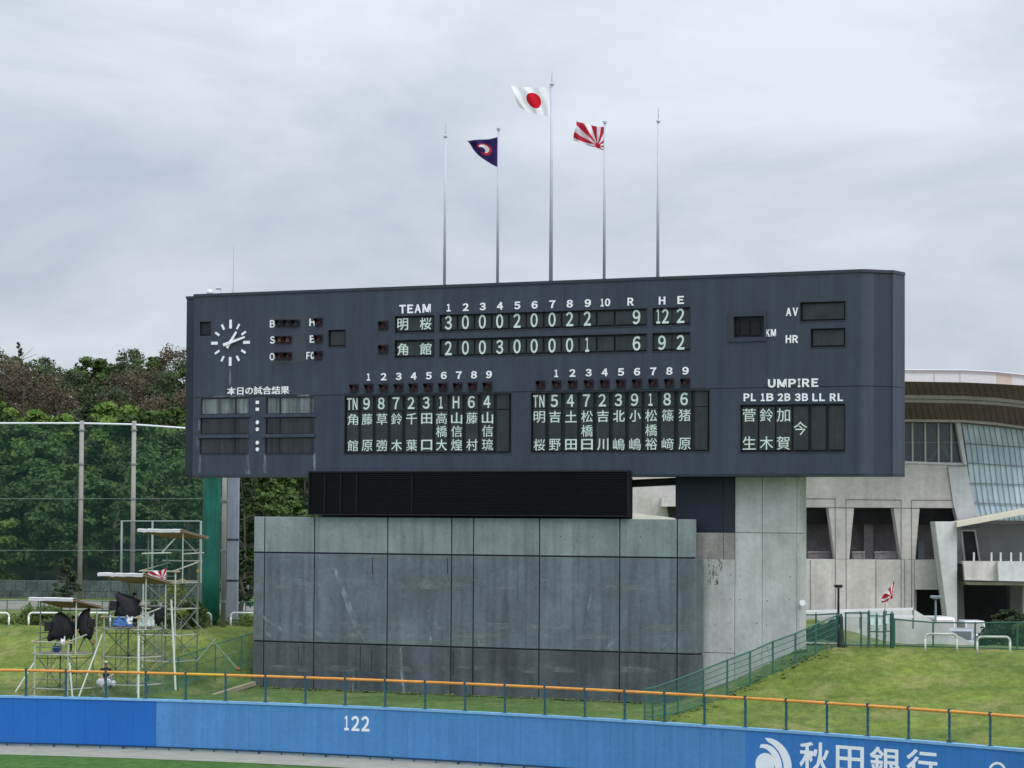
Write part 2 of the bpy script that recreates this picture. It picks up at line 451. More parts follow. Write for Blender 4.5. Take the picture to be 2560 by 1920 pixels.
def facade(vlo, vhi):
    us = sorted(set([ul, ur]+[r[i] for r in holes for i in (0, 1)])); vv = sorted(set([vlo, vhi]+[r[i] for r in holes for i in (2, 3) if vlo < r[i] < vhi]))
    mb = MB()
    for i in range(len(us)-1):
        for j in range(len(vv)-1):
            cu, cv = (us[i]+us[i+1])/2, (vv[j]+vv[j+1])/2
            if any(r[0] < cu < r[1] and r[2] < cv < r[3] for r in holes): continue
            mb.add([W3(us[i], 0, vv[j]), W3(us[i+1], 0, vv[j]), W3(us[i+1], 0, vv[j+1]), W3(us[i], 0, vv[j+1])], [(0, 1, 2, 3)])
    # wrap: right S-curve, set-back wing, end; left wing
    prof = [(ur, 0)]
    n = 14
    for k in range(1, n+1):
        t = k/n; prof.append((ur+t*1.15, 1.1*(t*t*(3-2*t))))
    prof += [(uR, 1.1), (uR, 2.6)]
    for (a, b) in zip(prof[:-1], prof[1:]):
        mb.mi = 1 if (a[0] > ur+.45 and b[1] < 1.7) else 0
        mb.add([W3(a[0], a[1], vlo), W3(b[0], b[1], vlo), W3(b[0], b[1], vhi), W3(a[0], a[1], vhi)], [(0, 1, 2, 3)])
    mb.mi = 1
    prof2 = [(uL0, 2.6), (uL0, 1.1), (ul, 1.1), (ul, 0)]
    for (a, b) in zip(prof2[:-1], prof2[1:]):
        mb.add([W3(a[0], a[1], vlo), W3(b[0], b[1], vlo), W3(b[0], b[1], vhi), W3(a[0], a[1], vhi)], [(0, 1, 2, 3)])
    mb.add([W3(uL0, 2.6, vlo), W3(uR, 2.6, vlo), W3(uR, 2.6, vhi), W3(uL0, 2.6, vhi)], [(0, 3, 2, 1)])
    return mb, prof, prof2
for nm, lo, hi in (('lower_facade', vB, vs_-SE), ('upper_facade', vs_+SE, vT)):
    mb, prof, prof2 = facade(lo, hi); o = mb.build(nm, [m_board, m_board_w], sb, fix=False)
poly = prof2+prof   # outline
ol = [(uL0, 2.6), (uL0, 1.1), (ul, 1.1), (ul, 0)] + prof
mb = MB(); mb.prism([W3(a, b, vB-.05) for a, b in ol], (0, 0, .10)); mb.build('underside', m_board_dk, sb)
mb = MB(); mb.prism([W3(a+(.04 if a > 0 else -.04), b-.04, vT-.02) for a, b in ol], (0, 0, .14)); mb.build('coping', m_board_dk, sb)
mb = MB(); mb.prism([W3(a+(-.03 if a > 0 else .03), b+.04, vs_-.1) for a, b in ol], (0, 0, .2)); mb.build('seam_strip', m_board_dk, sb)

PLD = .14
def recess(key, mt=m_cell, depth=PLD, name='display_recess'):
    a0, a1, b0, b1 = H[key]; d = depth; mb = MB()
    P = lambda a, b, w: W3(a, w, b)
    mb.add([P(a0, b0, d), P(a1, b0, d), P(a1, b1, d), P(a0, b1, d), P(a0, b0, 0), P(a1, b0, 0), P(a1, b1, 0), P(a0, b1, 0)],
           [(0, 1, 2, 3), (4, 5, 1, 0), (5, 6, 2, 1), (6, 7, 3, 2), (7, 4, 0, 3)])
    return mb.build(name, mt, sb, fix=False)
def plate(name, r, w0, mt, parent=None, th=.03):
    a0, a1, b0, b1 = r; mb = MB(); mb.box(a0, a1, w0, w0+th, b0, b1, fn=lambda a, c, b: W3(a, c, b))
    return mb.build(name, mt, parent or sb)
def framebars(key, t=.035, mt=m_board_dk):
    a0, a1, b0, b1 = H[key]; mb = MB(); f = lambda a, c, b: W3(a, c, b)
    mb.box(a0-t, a1+t, -.02, .0, b1, b1+t, fn=f); mb.box(a0-t, a1+t, -.02, .0, b0-t, b0, fn=f)
    mb.box(a0-t, a0, -.02, .0, b0, b1, fn=f); mb.box(a1, a1+t, -.02, .0, b0, b1, fn=f)
    return mb.build('display_frame', mt, sb)
for k in H: recess(k)
for k in ('team1', 'team2', 'inn1', 'inn2', 'he1', 'he2', 'lineL', 'lineR', 'ump', 'av', 'hr', 'square'): framebars(k)
PD = .07    # plate face depth behind the facade
def PLt(a, b, d): return W3(a, PD-d, b)
def celltext(ch, px, v, wpx, hpx, parent, mt=m_flap, off=.0, y0=None):
    u = uvx(px, v, PD); h = hpx/51.5; w_ = wpx/43.0
    text_obj('character', ch, (u-w_/2, u+w_/2, v-h/2, v+h/2), PLt, mt, parent, off, .012)
# inning score cells
row1 = ['3', '0', '0', '0', '2', '0', '0', '2', '2', '']; row2 = ['2', '0', '0', '3', '0', '0', '0', '0', '1', '']
cx = [445, 563, 680, 800, 920, 1038, 1162, 1283, 1405, 1528]
for key, row, yc in (('inn1', row1, 350), ('inn2', row2, 526)):
    a0, a1, b0, b1 = H[key]; v = uv(*z2(445, yc))[1]
    for X, ch in zip(cx, row):
        u = uvx(960+X/2.765, v)
        p = plate('score_cell', (u-.43, u+.43, b0+.10, b1-.10), PD, m_plate)
        if ch: celltext(ch, 960+X/2.765, v, 17 if ch != '1' else 9, 36, p, off=.020)
    u = uvx(960+1708/2.765, v)
    p = plate('score_cell', (u-.86, u+.86, b0+.10, b1-.10), PD, m_plate)
    celltext('9' if key == 'inn1' else '6', 960+1746/2.765, v, 17.5, 36, p, off=.020)
for key, A, B, yc in (('he1', '12', '2', 350), ('he2', '9', '2', 526)):
    a0, a1, b0, b1 = H[key]; v = uv(*z2(445, yc))[1]
    for X, ch in ((1922, A), (2050, B)):
        u = uvx(960+X/2.765, v); p = plate('score_cell', (u-.47, u+.47, b0+.10, b1-.10), PD, m_plate)
        celltext(ch, 960+(X if ch != '12' else 1926)/2.765, v, 17.5 if ch != '12' else 28, 36, p, off=.020)
for key, A, B, yc in (('team1', '明', '桜', 358), ('team2', '角', '館', 532)):
    a0, a1, b0, b1 = H[key]; v = uv(*z2(210, yc))[1]
    p = plate('name_plate', (a0+.10, a1-.10, b0+.09, b1-.09), PD, m_plate)
    celltext(A, 960+130/2.765, v, 27, 31, p, off=.008); celltext(B, 960+288/2.765, v, 29, 31, p, off=.008)
# line-ups
def lineup(key, zf, centers, nums, names, sY, nY, mY, lY, dx):
    a0, a1, b0, b1 = H[key]
    vN = uv(*zf(centers[0], nY))[1]; vU = uv(*zf(centers[0], sY))[1]; vM = uv(*zf(centers[0], mY))[1]; vL_ = uv(*zf(centers[0], lY))[1]
    for i, X in enumerate(centers):
        px = zf(X, 0)[0]; u = uvx(px, vN); hw = .335
        p = plate('number_plate', (u-hw, u+hw, vN-.36, min(vN+.36, b1-.05)), PD, m_plate)
        if i < len(nums) and nums[i]: celltext(nums[i], px, vN, {'TN': 27, '1': 9, 'H': 16}.get(nums[i], 17), 31, p, off=.020)
        q = plate('name_plate', (u-hw, u+hw, b0+.08, vU+.38), PD, m_plate)
        nm = names[i] if i < len(names) else ''
        for ch, vv in zip(nm, (vU, vM, vL_)):
            if ch in ' ': continue
            wq = 27 if ch not in '川小' else 26
            celltext(ch, px+1.5, vv, wq, 29 if ch not in '口日田' else 27, q, off=.010 if ch in '口日田千山大木小川土北吉' else .001)
lineup('lineL', z5, [195, 368, 545, 722, 902, 1084, 1262, 1444, 1628, 1815, 2000], ['TN', '9', '8', '7', '2', '3', '1', 'H', '6', '4'],
       ['角 館', '藤 原', '草 彅', '鈴 木', '千 葉', '田 口', '高橋大', '山信煌', '藤 村', '山信琉'], 378, 190, 532, 692, 181)
lineup('lineR', z6, [208, 380, 558, 735, 910, 1088, 1268, 1445, 1628, 1815, 1998], ['TN', '5', '4', '7', '2', '3', '9', '1', '8', '6'],
       ['明 桜', '吉 野', '土 田', '松橋日', '吉 川', '北 嶋', '小 嶋', '松橋裕', '篠 﨑', '猪 原'], 320, 145, 478, 628, 181)
# umpire panel
for i, (xa, xb, nm) in enumerate([(658, 775, '菅 生'), (790, 908, '鈴 木'), (922, 1035, '加 賀'), (1053, 1165, ' 今 '), (1192, 1300, ''), (1327, 1442, '')]):
    r = rect(z3(xa, 1100), z3(xb, 1425)); r = (r[0], r[1], H['ump'][2]+.1, H['ump'][3]-.1)
    p = plate('name_plate', r, PD, m_plate)
    for ch, Y in zip(nm, (1160, 1262, 1375)):
        if ch == ' ': continue
        px, py = z3((xa+xb)/2, Y); v = uv(px, py)[1]; celltext(ch, px, v, 29, 32, p, off=.002)
plate('blank_plate', tuple(np.add(H['av'], (.09, -.09, .09, -.09))), PD, m_plate)
plate('blank_plate', tuple(np.add(H['hr'], (.09, -.09, .09, -.09))), PD, m_plate)
plate('blank_plate', tuple(np.add(H['square'], (.08, -.08, .08, -.08))), PD, m_plate)
plate('sensor_plate', tuple(np.add(H['small'], (.06, -.06, .06, -.06))), PD, m_cell)
# speed display
r = rect(z3(556, 372), z3(850, 592)); 
mb = MB(); f_ = lambda a, c, b: W3(a, c, b); k_ = H['km']
for bx in ((r[0], r[1], k_[3]+.001, r[3]), (r[0], r[1], r[2], k_[2]-.001), (r[0], k_[0]-.001, k_[2], k_[3]), (k_[1]+.001, r[1], k_[2], k_[3])):
    mb.box(bx[0], bx[1], -.05, -.002, bx[2], bx[3], fn=f_)
mb.build('speed_display_frame', m_board_dk, sb)
for X0, X1 in ((610, 634), (645, 712), (722, 792)):
    plate('speed_digit_window', rect(z3(X0, 430), z3(X1, 542)), .09, m_blk)
# result windows with blinds, mullions, sills
for k in ('r1', 's1'): plate('result_window', tuple(np.add(H[k], (.03, -.03, .03, -.03))), .05, m_smoke)
for k in ('r2', 'r3', 's2', 's3'): plate('result_window', tuple(np.add(H[k], (.03, -.03, .03, -.03))), .05, m_winD)
for k in ('r1', 'r2', 'r3', 's1', 's2', 's3'):
    a0, a1, b0, b1 = H[k]; uu = a0+(a1-a0)*(.72 if k[0] == 'r' else .28)
    plate('mullion', (uu-.05, uu+.05, b0+.03, b1-.03), .03, m_cell)
    if k[1] != '1': plate('sill', (a0-.16, a1+.12, b1+.03, b1+.20), -.09, m_board, th=.088)
    framebars(k, .04)
# white letters on the facade
def ftext(s, r, off=.02, mt=m_white):
    for_ = text_obj('lettering', s, r, LB, mt, sb, off, .03); return for_
def ftc(s, px, py, wpx, hpx, off=.02, v=None):
    v = uv(px, py)[1] if v is None else v; u = uvx(px, v); h = hpx/51.5; w_ = wpx/43.0
    return ftext(s, (u-w_/2, u+w_/2, v-h/2, v+h/2), off)
p0 = z2(108, 228); p1 = z2(323, 276)
ftext('TEAM', rect((p0[0], p0[1]), (p1[0], p1[1]+1.5)), .036)
vh = uv(*z2(448, 247))[1]
for s, X in zip(['1', '2', '3', '4', '5', '6', '7', '8', '9', '10', 'R', 'H', 'E'], [448, 565, 683, 803, 922, 1042, 1165, 1285, 1410, 1532, 1706, 1923, 2052]):
    ftc(s, 960+X/2.765, 0, {'1': 9, '10': 22}.get(s, 14.5), 19.5, .034, v=vh)
for i in range(9):
    vn = uv(921.7, 942.6)[1]; ftc(str(i+1), 921.7+37.65*i, 0, 14 if i else 8.5, 19, .034, v=vn)
    vn2 = uv(1391, 933.5)[1]; ftc(str(i+1), 1391+40.4*i, 0, 14 if i else 8.5, 19, .034, v=vn2)
for s, X, Y, w_ in (('B', 1062, 472, 13), ('S', 1062, 685, 13), ('O', 1058, 905, 13), ('H', 1585, 452, 14), ('E', 1585, 672, 12), ('Fc', 1560, 890, 20)):
    ftc(s, *z4(X, Y), w_, 19.5, .026)
ftext('本日の試合結果', rect(z1(410, 918), z1(905, 974)), .014)
for s, x0, y0, x1, y1 in (('KM', 845, 502, 922, 557), ('AV', 1000, 338, 1092, 398), ('HR', 998, 548, 1092, 606), ('UMPIRE', 862, 886, 1247, 944)):
    ftext(s, rect(z3(x0, y0), z3(x1, y1)), .036)
for s, x0, x1 in (('PL', 675, 768), ('1B', 807, 903), ('2B', 935, 1033), ('3B', 1067, 1168), ('LL', 1203, 1297), ('RL', 1337, 1437)):
    ftext(s, rect(z3(x0, 995), z3(x1, 1053)), .036)
# colons
for Y in (1040, 1095, 1200, 1255, 1362, 1415):
    u, v = uv(*z1(650, Y)); sq = Y < 1100
    mb = MB()
    if sq: mb.box(u-.095, u+.095, -.03, 0, v-.08, v+.08, fn=f_)
    else: mb.tube(W3(u, -.03, v), W3(u, 0, v), .10, n=14)
    mb.build('colon_dot', m_white, sb)
# lamps with hoods
lamp_mesh = {}
def lamp(px, py, box=(20, 22), lens=m_red, plate_=True):
    u, v = uv(px, py); w_, h = box[0]/43, box[1]/51.5
    mb = MB(); mb.box(u-w_/2, u+w_/2, -.06, -.002, v-h/2, v+h/2, fn=f_)
    o = mb.build('signal_lamp', m_lampbox, sb) 
    rr = .13
    hd = MB(); n = 12
    for i in range(n):       # cowl: half tube reaching forward, longest at the top
        t0, t1 = math.pi*(-.15+1.3*i/n), math.pi*(-.15+1.3*(i+1)/n)
        P = []
        for t in (t0, t1):
            dep = .10+.30*max(0, math.sin(t)); 
            for rad in (rr+.02, rr+.035):
                P.append((u+rad*math.cos(t), v+.02+rad*math.sin(t), dep))
        vs = []
        for a, b, d in P: vs += [W3(a, -.06, b), W3(a, -.06-d, b-.05*d)]
        hd.add(vs, [(0, 1, 5, 4), (2, 6, 7, 3), (1, 3, 7, 5)])
    hd.build('hood', m_hood, o, fix=False)
    ln = MB(); ln.tube(W3(u, -.085, v+.02), W3(u, -.06, v+.02), rr, n=14); ln.build('lens', lens, o)
    return o
for i in range(10):
    lamp(886.6+37.0*i, uv(886.6, 970)[1] and (970.5-.55*i-(0)), )
    lamp(1352.6+40.15*i, 961.5-.62*i)
for Y in (425, 615): lamp(*z1(1655, Y), box=(24, 23))
for Y in (447, 667, 885): lamp(*z4(1672, Y), box=(19, 22))
mb = MB(); r = rect(z4(1015, 375), z4(1495, 985)); mb.box(r[0], r[1], -.012, -.002, r[2], r[3], fn=f_); mb.build('count_backing', mat('count_backing_paint', (.052, .062, .082), .6, .1, 1), sb)
def lampf(px, py, lens): 
    o = lamp(px, py, box=(19.5, 20), lens=lens); return o
for i, X in enumerate((1160, 1268, 1375)): lampf(*z4(X, 465), m_blu)
for X in (1160, 1268): lampf(*z4(X, 682), m_amber); lampf(*z4(X, 895), m_red)
# clock
cu_, cv_ = uv(576.4, 857)
ck = MB(); ck.tube(W3(cu_, -.10, cv_), W3(cu_, -.002, cv_), .09, n=16); clock = ck.build('clock', m_white, sb)
for k in range(12):
    a = math.pi*k/6; big = k % 3 == 0; r1 = 1.20 if big else 1.10; r0 = .74 if k in (0, 6) else (.80 if big else .80); hw = .075 if big else .055
    d = (math.sin(a), math.cos(a)); e_ = (math.cos(a), -math.sin(a)); mb = MB()
    pts = [(cu_+d[0]*r+e_[0]*s, cv_+d[1]*r+e_[1]*s) for r, s in ((r0, -hw), (r0, hw), (r1, hw), (r1, -hw))]
    mb.prism([W3(p[0], -.03, p[1]) for p in pts], NI*.028); mb.build('hour_mark', m_white, clock)
for nm, ang, ln_, tail, hw, dd in (('hour_hand', 36, .68, .32, .075, .08), ('minute_hand', 74, .98, .40, .065, .12)):
    a = R(ang); d = (math.sin(a), math.cos(a)); e_ = (math.cos(a), -math.sin(a)); mb = MB()
    pts = [(cu_+d[0]*r+e_[0]*s, cv_+d[1]*r+e_[1]*s) for r, s in ((-tail, -hw*1.2), (-tail, hw*1.2), (ln_, hw*.75), (ln_, -hw*.75))]
    mb.prism([W3(p[0], -dd, p[1]) for p in pts], NI*.025); mb.build(nm, m_white, clock)
# mineral stains under the result windows
for X, Y0, Y1, w0, w1 in ((572, 1452, 1612, .06, .16), (708, 1450, 1600, .05, .10), (1105, 1445, 1585, .09, .07), (190, 1450, 1600, .05, .08), (185, 1150, 1260, .10, .03), (172, 1310, 1410, .10, .03), (432, 760, 905, .03, .06)):
    a, b = uv(*z1(X, Y0)); c, d = uv(*z1(X, Y1)); mb = MB()
    mb.add([W3(a-w0, -.004, b), W3(a+w0, -.004, b), W3(c+w1, -.004, d), W3(c-w1, -.004, d)], [(0, 3, 2, 1)]); mb.build('water_stain', m_stain, sb, fix=False)
for (X0, X1, Y) in ((290, 560, 993), (960, 1095, 985)):
    a, b = uv(*z1(X0, Y)); c, _ = uv(*z1(X1, Y)); mb = MB(); mb.add([W3(a, -.004, b-.07), W3(c, -.004, b-.07), W3(c-.1, -.004, b+.03), W3(a+.15, -.004, b+.03)], [(0, 1, 2, 3)]); mb.build('water_stain', m_stain, sb, fix=False)

# black louvred display under the board, 0.25 m proud
LW = -.25
pa = uv(771, 1178, LW); pb = uv(1572, 1292, LW)
mb = MB(); mb.box(pa[0], pb[0], LW+.08, LW+.3, pb[1]-.0, pa[1], fn=f_); mb.box(pa[0]+.1, pb[0]-.5, .92, 1.15, pb[1]-.4, vB-.1, fn=f_); mb.build('louvre_backing', m_blk2, sb)
ns = 20; pit = (pa[1]-pb[1])/ns
slat = None
for i in range(ns):
    v = pb[1]+pit*(i+.5)
    if slat is None:
        mb = MB(); mb.box(pa[0], pb[0], LW-.0, LW+.07, v-.010, v+.010, fn=f_); slat = mb.build('louvre_slat', mat('louvre_slat', (.009, .009, .012), .6, .5, .8), sb); base_v = v
    else:
        c = slat.copy(); COL.objects.link(c); c.location = (0, 0, v-base_v)
for px in (809, 849, 889, 1028):
    u = uvx(px, 7, LW); mb = MB(); mb.box(u-.02, u+.02, LW-.02, LW+.06, pb[1]+.12, pa[1]-.12, fn=f_); mb.build('louvre_mullion', mat('louvre_bar', (.011, .012, .018) if px < 900 else (.0045, .0045, .007), .5, .1, 1), sb)
mb = MB(); t_ = .07
for bx in ((pa[0], pb[0], pa[1]-t_, pa[1]), (pa[0], pb[0], pb[1], pb[1]+t_), (pa[0], pa[0]+t_, pb[1]+t_, pa[1]-t_), (pb[0]-t_, pb[0], pb[1]+t_, pa[1]-t_)):
    mb.box(bx[0], bx[1], LW-.03, LW+.09, bx[2], bx[3], fn=f_)
mb.build('louvre_frame', m_blk, sb)
# beam linking display and tower
u0 = uvx(1570, 8.5, .6); u1 = uvx(1690, 8.5, 3.5)
a = uv(1572, 1200, .6); b = uv(1690, 1196, 1.6); c_ = uv(1690, 1212, 1.6); d_ = uv(1572, 1219, .6)
mb = MB(); mb.prism([W3(a[0]-.3, .6, a[1]), W3(b[0]+.3, 1.6, b[1]+.05), W3(c_[0]+.3, 1.6, c_[1]), W3(d_[0]-.3, .6, d_[1])], NI*.3); mb.build('link_beam', m_blk, sb)

# painted base wall: panels with recessed joints
BW = -.05
RNG = random.Random(4)
jx = [633, 659, 784, 967, 1127, 1182, 1347, 1548, 1692, 1737]
ju = [uvx(x, 5, BW) for x in jx]
vy = [uv(1180, 1295, BW)[1], uv(1180, 1388, BW)[1], uv(1180, 1619, BW)[1], 1.4]
core_r = ju[-1]
mb = MB(); mb.box(ju[0]+.04, ju[-1]-.04, BW+.05, BW+.9, 1.3, vy[1]-.04, fn=f_); mb.box(ju[0]+.04, ju[-1]-.24, BW+.05, BW+.5, vy[1]-.04, vy[0]-.03, fn=f_); mb.build('base_core', m_joint, sb)
g = .038
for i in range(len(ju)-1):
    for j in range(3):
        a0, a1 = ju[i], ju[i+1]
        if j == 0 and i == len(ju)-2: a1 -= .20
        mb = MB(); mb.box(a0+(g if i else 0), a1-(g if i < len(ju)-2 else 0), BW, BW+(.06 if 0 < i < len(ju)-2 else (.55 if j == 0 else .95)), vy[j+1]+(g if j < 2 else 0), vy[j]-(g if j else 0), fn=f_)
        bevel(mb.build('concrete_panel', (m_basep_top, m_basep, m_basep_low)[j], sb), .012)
# crack repairs as raised filler
def px_poly(pts, w_): 
    return [W3(uv(x, y, w_)[0], w_, uv(x, y, w_)[1]) for x, y in pts]
def zz(X, Y): return (600+X/2.676, 1160+Y/2.676)
def zy(X, Y): return (1460+X/2.675, 1180+Y/2.675)
reps = [[zz(625, 705), zz(640, 690), zz(735, 915), zz(830, 1170), zz(818, 1200), zz(760, 1090), zz(700, 930), zz(650, 790)],
        [zz(1195, 790), zz(1205, 790), zz(1225, 840), zz(1212, 838)], [zz(1255, 970), zz(1265, 980), zz(1285, 1205), zz(1262, 1210), zz(1262, 1090)],
        [zz(1340, 700), zz(1390, 770), zz(1405, 820), zz(1380, 790)], [zz(1068, 1230), zz(1078, 1225), zz(1088, 1380), zz(1108, 1545), zz(1094, 1548), zz(1070, 1390)],
        [zz(1048, 1030), zz(1065, 1090), zz(1110, 1205), zz(1090, 1200), zz(1060, 1110)], [zz(155, 1010), zz(190, 1045), zz(270, 1090), zz(295, 1140), zz(265, 1110), zz(160, 1040)],
        [zz(160, 1105), zz(205, 1140), zz(228, 1185), zz(190, 1160)], [zz(500, 1110), zz(545, 1140), zz(555, 1180), zz(510, 1140)], [zz(756, 1380), zz(764, 1380), zz(760, 1535), zz(750, 1530)],
        [zz(1572, 1140), zz(1620, 1220), zz(1600, 1222)], [zy(615, 1075), zy(615, 1105), zy(500, 1205), zy(487, 1205), zy(545, 1130)],
        [zy(225, 1105), zy(225, 1130), zy(160, 1180), zy(140, 1190), zy(175, 1140)], [zy(52, 790), zy(45, 880), zy(20, 960), zy(8, 1060), zy(2, 1060), zy(22, 900)]]
for p in reps:
    if len(p) < 3: continue
    mb = MB(); mb.prism(px_poly(p, BW-.006), NI*.004); mb.build('crack_repair', m_repair, sb)
for (py, hh_, mt_) in ((1452, .34, m_efflo), (1462, .22, m_efflo), (1560, .30, m_efflo), (1585, .22, m_efflo), (1668, .30, m_efflo), (1310, .3, m_efflo)):
    for i in range(len(ju)-1):
        a0, a1 = ju[i]+.1, ju[i+1]-.1; v = uv((jx[i]+jx[i+1])/2, py+8*(jx[i]/1700), BW)[1]; mb = MB()
        mb.add([W3(a0, BW-.004, v-hh_/2), W3(a1, BW-.004, v-hh_/2), W3(a1, BW-.004, v+hh_/2), W3(a0, BW-.004, v+hh_/2)], [(0, 1, 2, 3)]); mb.build('lime_bloom', mt_, sb, fix=False)
for i in range(len(ju)-1):
    for j in range(3):
        a0, a1 = ju[i]+.06, ju[i+1]-.06
        if j == 0 and i == len(ju)-2: a1 -= .25
        mb = MB(); w_ = BW-.003; mb.add([W3(a0, w_, vy[j+1]+.06), W3(a1, w_, vy[j+1]+.06), W3(a1, w_, vy[j]-.06), W3(a0, w_, vy[j]-.06)], [(0, 1, 2, 3)]); mb.build('drip_stain', m_drip, sb, fix=False)
for (X, Y, L_) in ((887, 625, 110), (1389, 630, 100), (392, 1215, 110), (882, 1240, 150), (1427, 1260, 150), (805, 1220, 160)):
    a = zz(X, Y); u, v = uv(*a, BW); mb = MB(); mb.box(u-.022, u+.022, BW-.005, BW-.001, v-L_/2.676/50, v, fn=f_); mb.build('crack', m_joint, sb)

# raw concrete wall standing just behind the painted base, part of it painted navy
WB = 1.1
def wx(px): return uvx(px, 8, WB)
vp = uv(1850, 1332, WB)[1]; vq = uv(1790, 1398, WB)[1]; vtop = vB-.06; vr = uv(1780, 1632, WB)[1]
uT0v = wx(1687); uTj = wx(1808); uT1 = wx(1837); uS = wx(2000)
def bxp(name, u0, u1, w0, w1, v0, v1, mt):
    mb = MB(); mb.box(u0, u1, w0, w1, v0, v1, fn=f_); return bevel(mb.build(name, mt, sb), .012)
q_ = .014; TK = .75
m_conc_b = mat('raw_concrete_brown_shade', (.33, .305, .295), .88, .2, .9, streak=.18, bump=.15, bscale=10, fine=.14)  # browner copy of the raw concrete, darkened for the board's shade
for (a, b) in ((uT0v, uTj), (uTj, uT1)):
    bxp('wall_panel', a+q_, b-q_, WB, WB+TK, vp+q_, vtop, m_navy); bxp('wall_panel', max(a, wx(1722))+q_, b-q_, WB, WB+TK, vq+.005, vp-q_, m_conc_b)
bxp('wall_panel', wx(1728), uT1-q_, WB-.02, WB+TK, vr+q_, vq-.005, m_conc); bxp('wall_panel', wx(1728), uT1-q_, WB-.02, WB+TK, 1.4, vr-q_, m_conc)
for (a, b) in ((uT1, wx(1905)), (wx(1905), uS)):
    bxp('wall_panel', a+q_, b-(q_ if b < uS else 0), WB, WB+TK, vp+q_, vtop, m_conc); bxp('wall_panel', a+q_, b-(q_ if b < uS else 0), WB, WB+TK, 1.4, vp-q_, m_conc)
bxp('wall_core', uT0v+.1, uS-.1, WB+.05, WB+TK-.05, vq, vtop-.03, m_concd); bxp('wall_core', wx(1730), uS-.1, WB+.05, WB+TK-.05, 1.4, vq, m_concd)
bxp('rear_core', uT0v+.6, uS-3.6, WB+TK+.02, WB+TK+5, 1.5, vtop-.02, m_conc)
bxp('groove', wx(1992)-.012, wx(1992)+.012, WB-.004, WB-.001, 3.5, vtop-.05, m_concd)
m_rust = mat('brown_stain', (.10, .085, .06), .9, .2, 4, alpha=.8, afade=(9, 9, 3.5, .50, .62))
for (x0, y0, x1, y1) in ((1770, 1397, 1806, 1432), (1768, 1432, 1796, 1462), (1742, 1400, 1755, 1425)):
    a = uv(x0, y0, WB-.025); b = uv(x1, y1, WB-.025); mb = MB(); mb.add([W3(a[0], WB-.025, b[1]), W3(b[0], WB-.025, b[1]), W3(b[0], WB-.025, a[1]), W3(a[0], WB-.025, a[1])], [(0, 1, 2, 3)]); mb.build('brown_stain', m_rust, sb, fix=False)
rt = random.Random(11); thm = MB().tube((0, 0, 0), (0, .004, 0), .028, n=8).mesh('tie_hole', m_joint)
def hole_at(px, py, w_):
    u, v = uv(px, py, w_); o = link('tie_hole', thm, sb); o.location = WM[sb.name].inverted() @ W3(u, w_-.006, v)
for px in (1750, 1790, 1826, 1850, 1893, 1917, 1975):
    for py in (1440, 1500, 1560, 1620):
        if rt.random() < .7: hole_at(px+rt.uniform(-2, 2), py+rt.uniform(-3, 3), WB-.02 if px < 1837 else WB)
for px in (690, 750, 830, 920, 1010, 1080, 1230, 1290, 1400, 1480, 1600, 1650):
    for py in (1340, 1430, 1500, 1570, 1660):
        if rt.random() < .6: hole_at(px+rt.uniform(-2, 2), py+rt.uniform(-3, 3), BW)
# small round convex plate on the wall edge
P = at(2006, 1507, (W3(uS, WB, 0)).y-.12)
mi = empty('wall_mirror', P, 0, 'small round white traffic mirror fixed to the corner of the concrete side wall', 'mirror')
mb = MB(); mb.tube(P+Vector((0, -.05, 0)), P+Vector((0, 0, 0)), .14, n=18); mb.build('mirror_disc', mat('mirror_white', (.75, .78, .82), .2, .05, 2), mi)
mb = MB(); mb.tube(P+Vector((0, .0, 0)), P+Vector((-.15, .3, -.1)), .03); mb.build('bracket', m_board_dk, mi)

# ------------------------------------------------------------------ OUTFIELD WALL
m_wb1 = mat('wall_blue_new', (.012, .122, .44), .55, .05, .4, streak=.05, sscale=(3, 3, .3), fine=.03)
m_wb2 = mat('wall_blue_faded', (.068, .225, .49), .75, .07, .6, streak=.11, sscale=(3.5, 3.5, .12), fine=.06, perobj=.015)
m_wb3 = mat('wall_blue_sign', (.034, .180, .49), .65, .06, .5, streak=.08, sscale=(3, 3, .2), fine=.04, perobj=.02)
m_cop = mat('coping_blue', (.19, .40, .66), .6, .08, 1, streak=.1)
m_kick = mat('kick_rail_blue', (.010, .045, .10), .5, .1, 1)
m_plinth = mat('plinth_pale', (.40, .48, .50), .8, .15, 1.5)
wallp = {}
def wallP(px, z, d=0):
    """front face of the outfield wall in picture column px at height z, d metres proud"""
    P = wall_pt(px); Q = wall_pt(px+4); t = Vector((Q.x-P.x, Q.y-P.y, 0)).normalized(); n = Vector((t.y, -t.x, 0))
    return Vector((P.x, P.y, z)) + n*d
ow = empty('outfield_wall', wallP(1000, 0), 0, 'long blue padded outfield wall with the distance number and white advertising characters', 'wall')
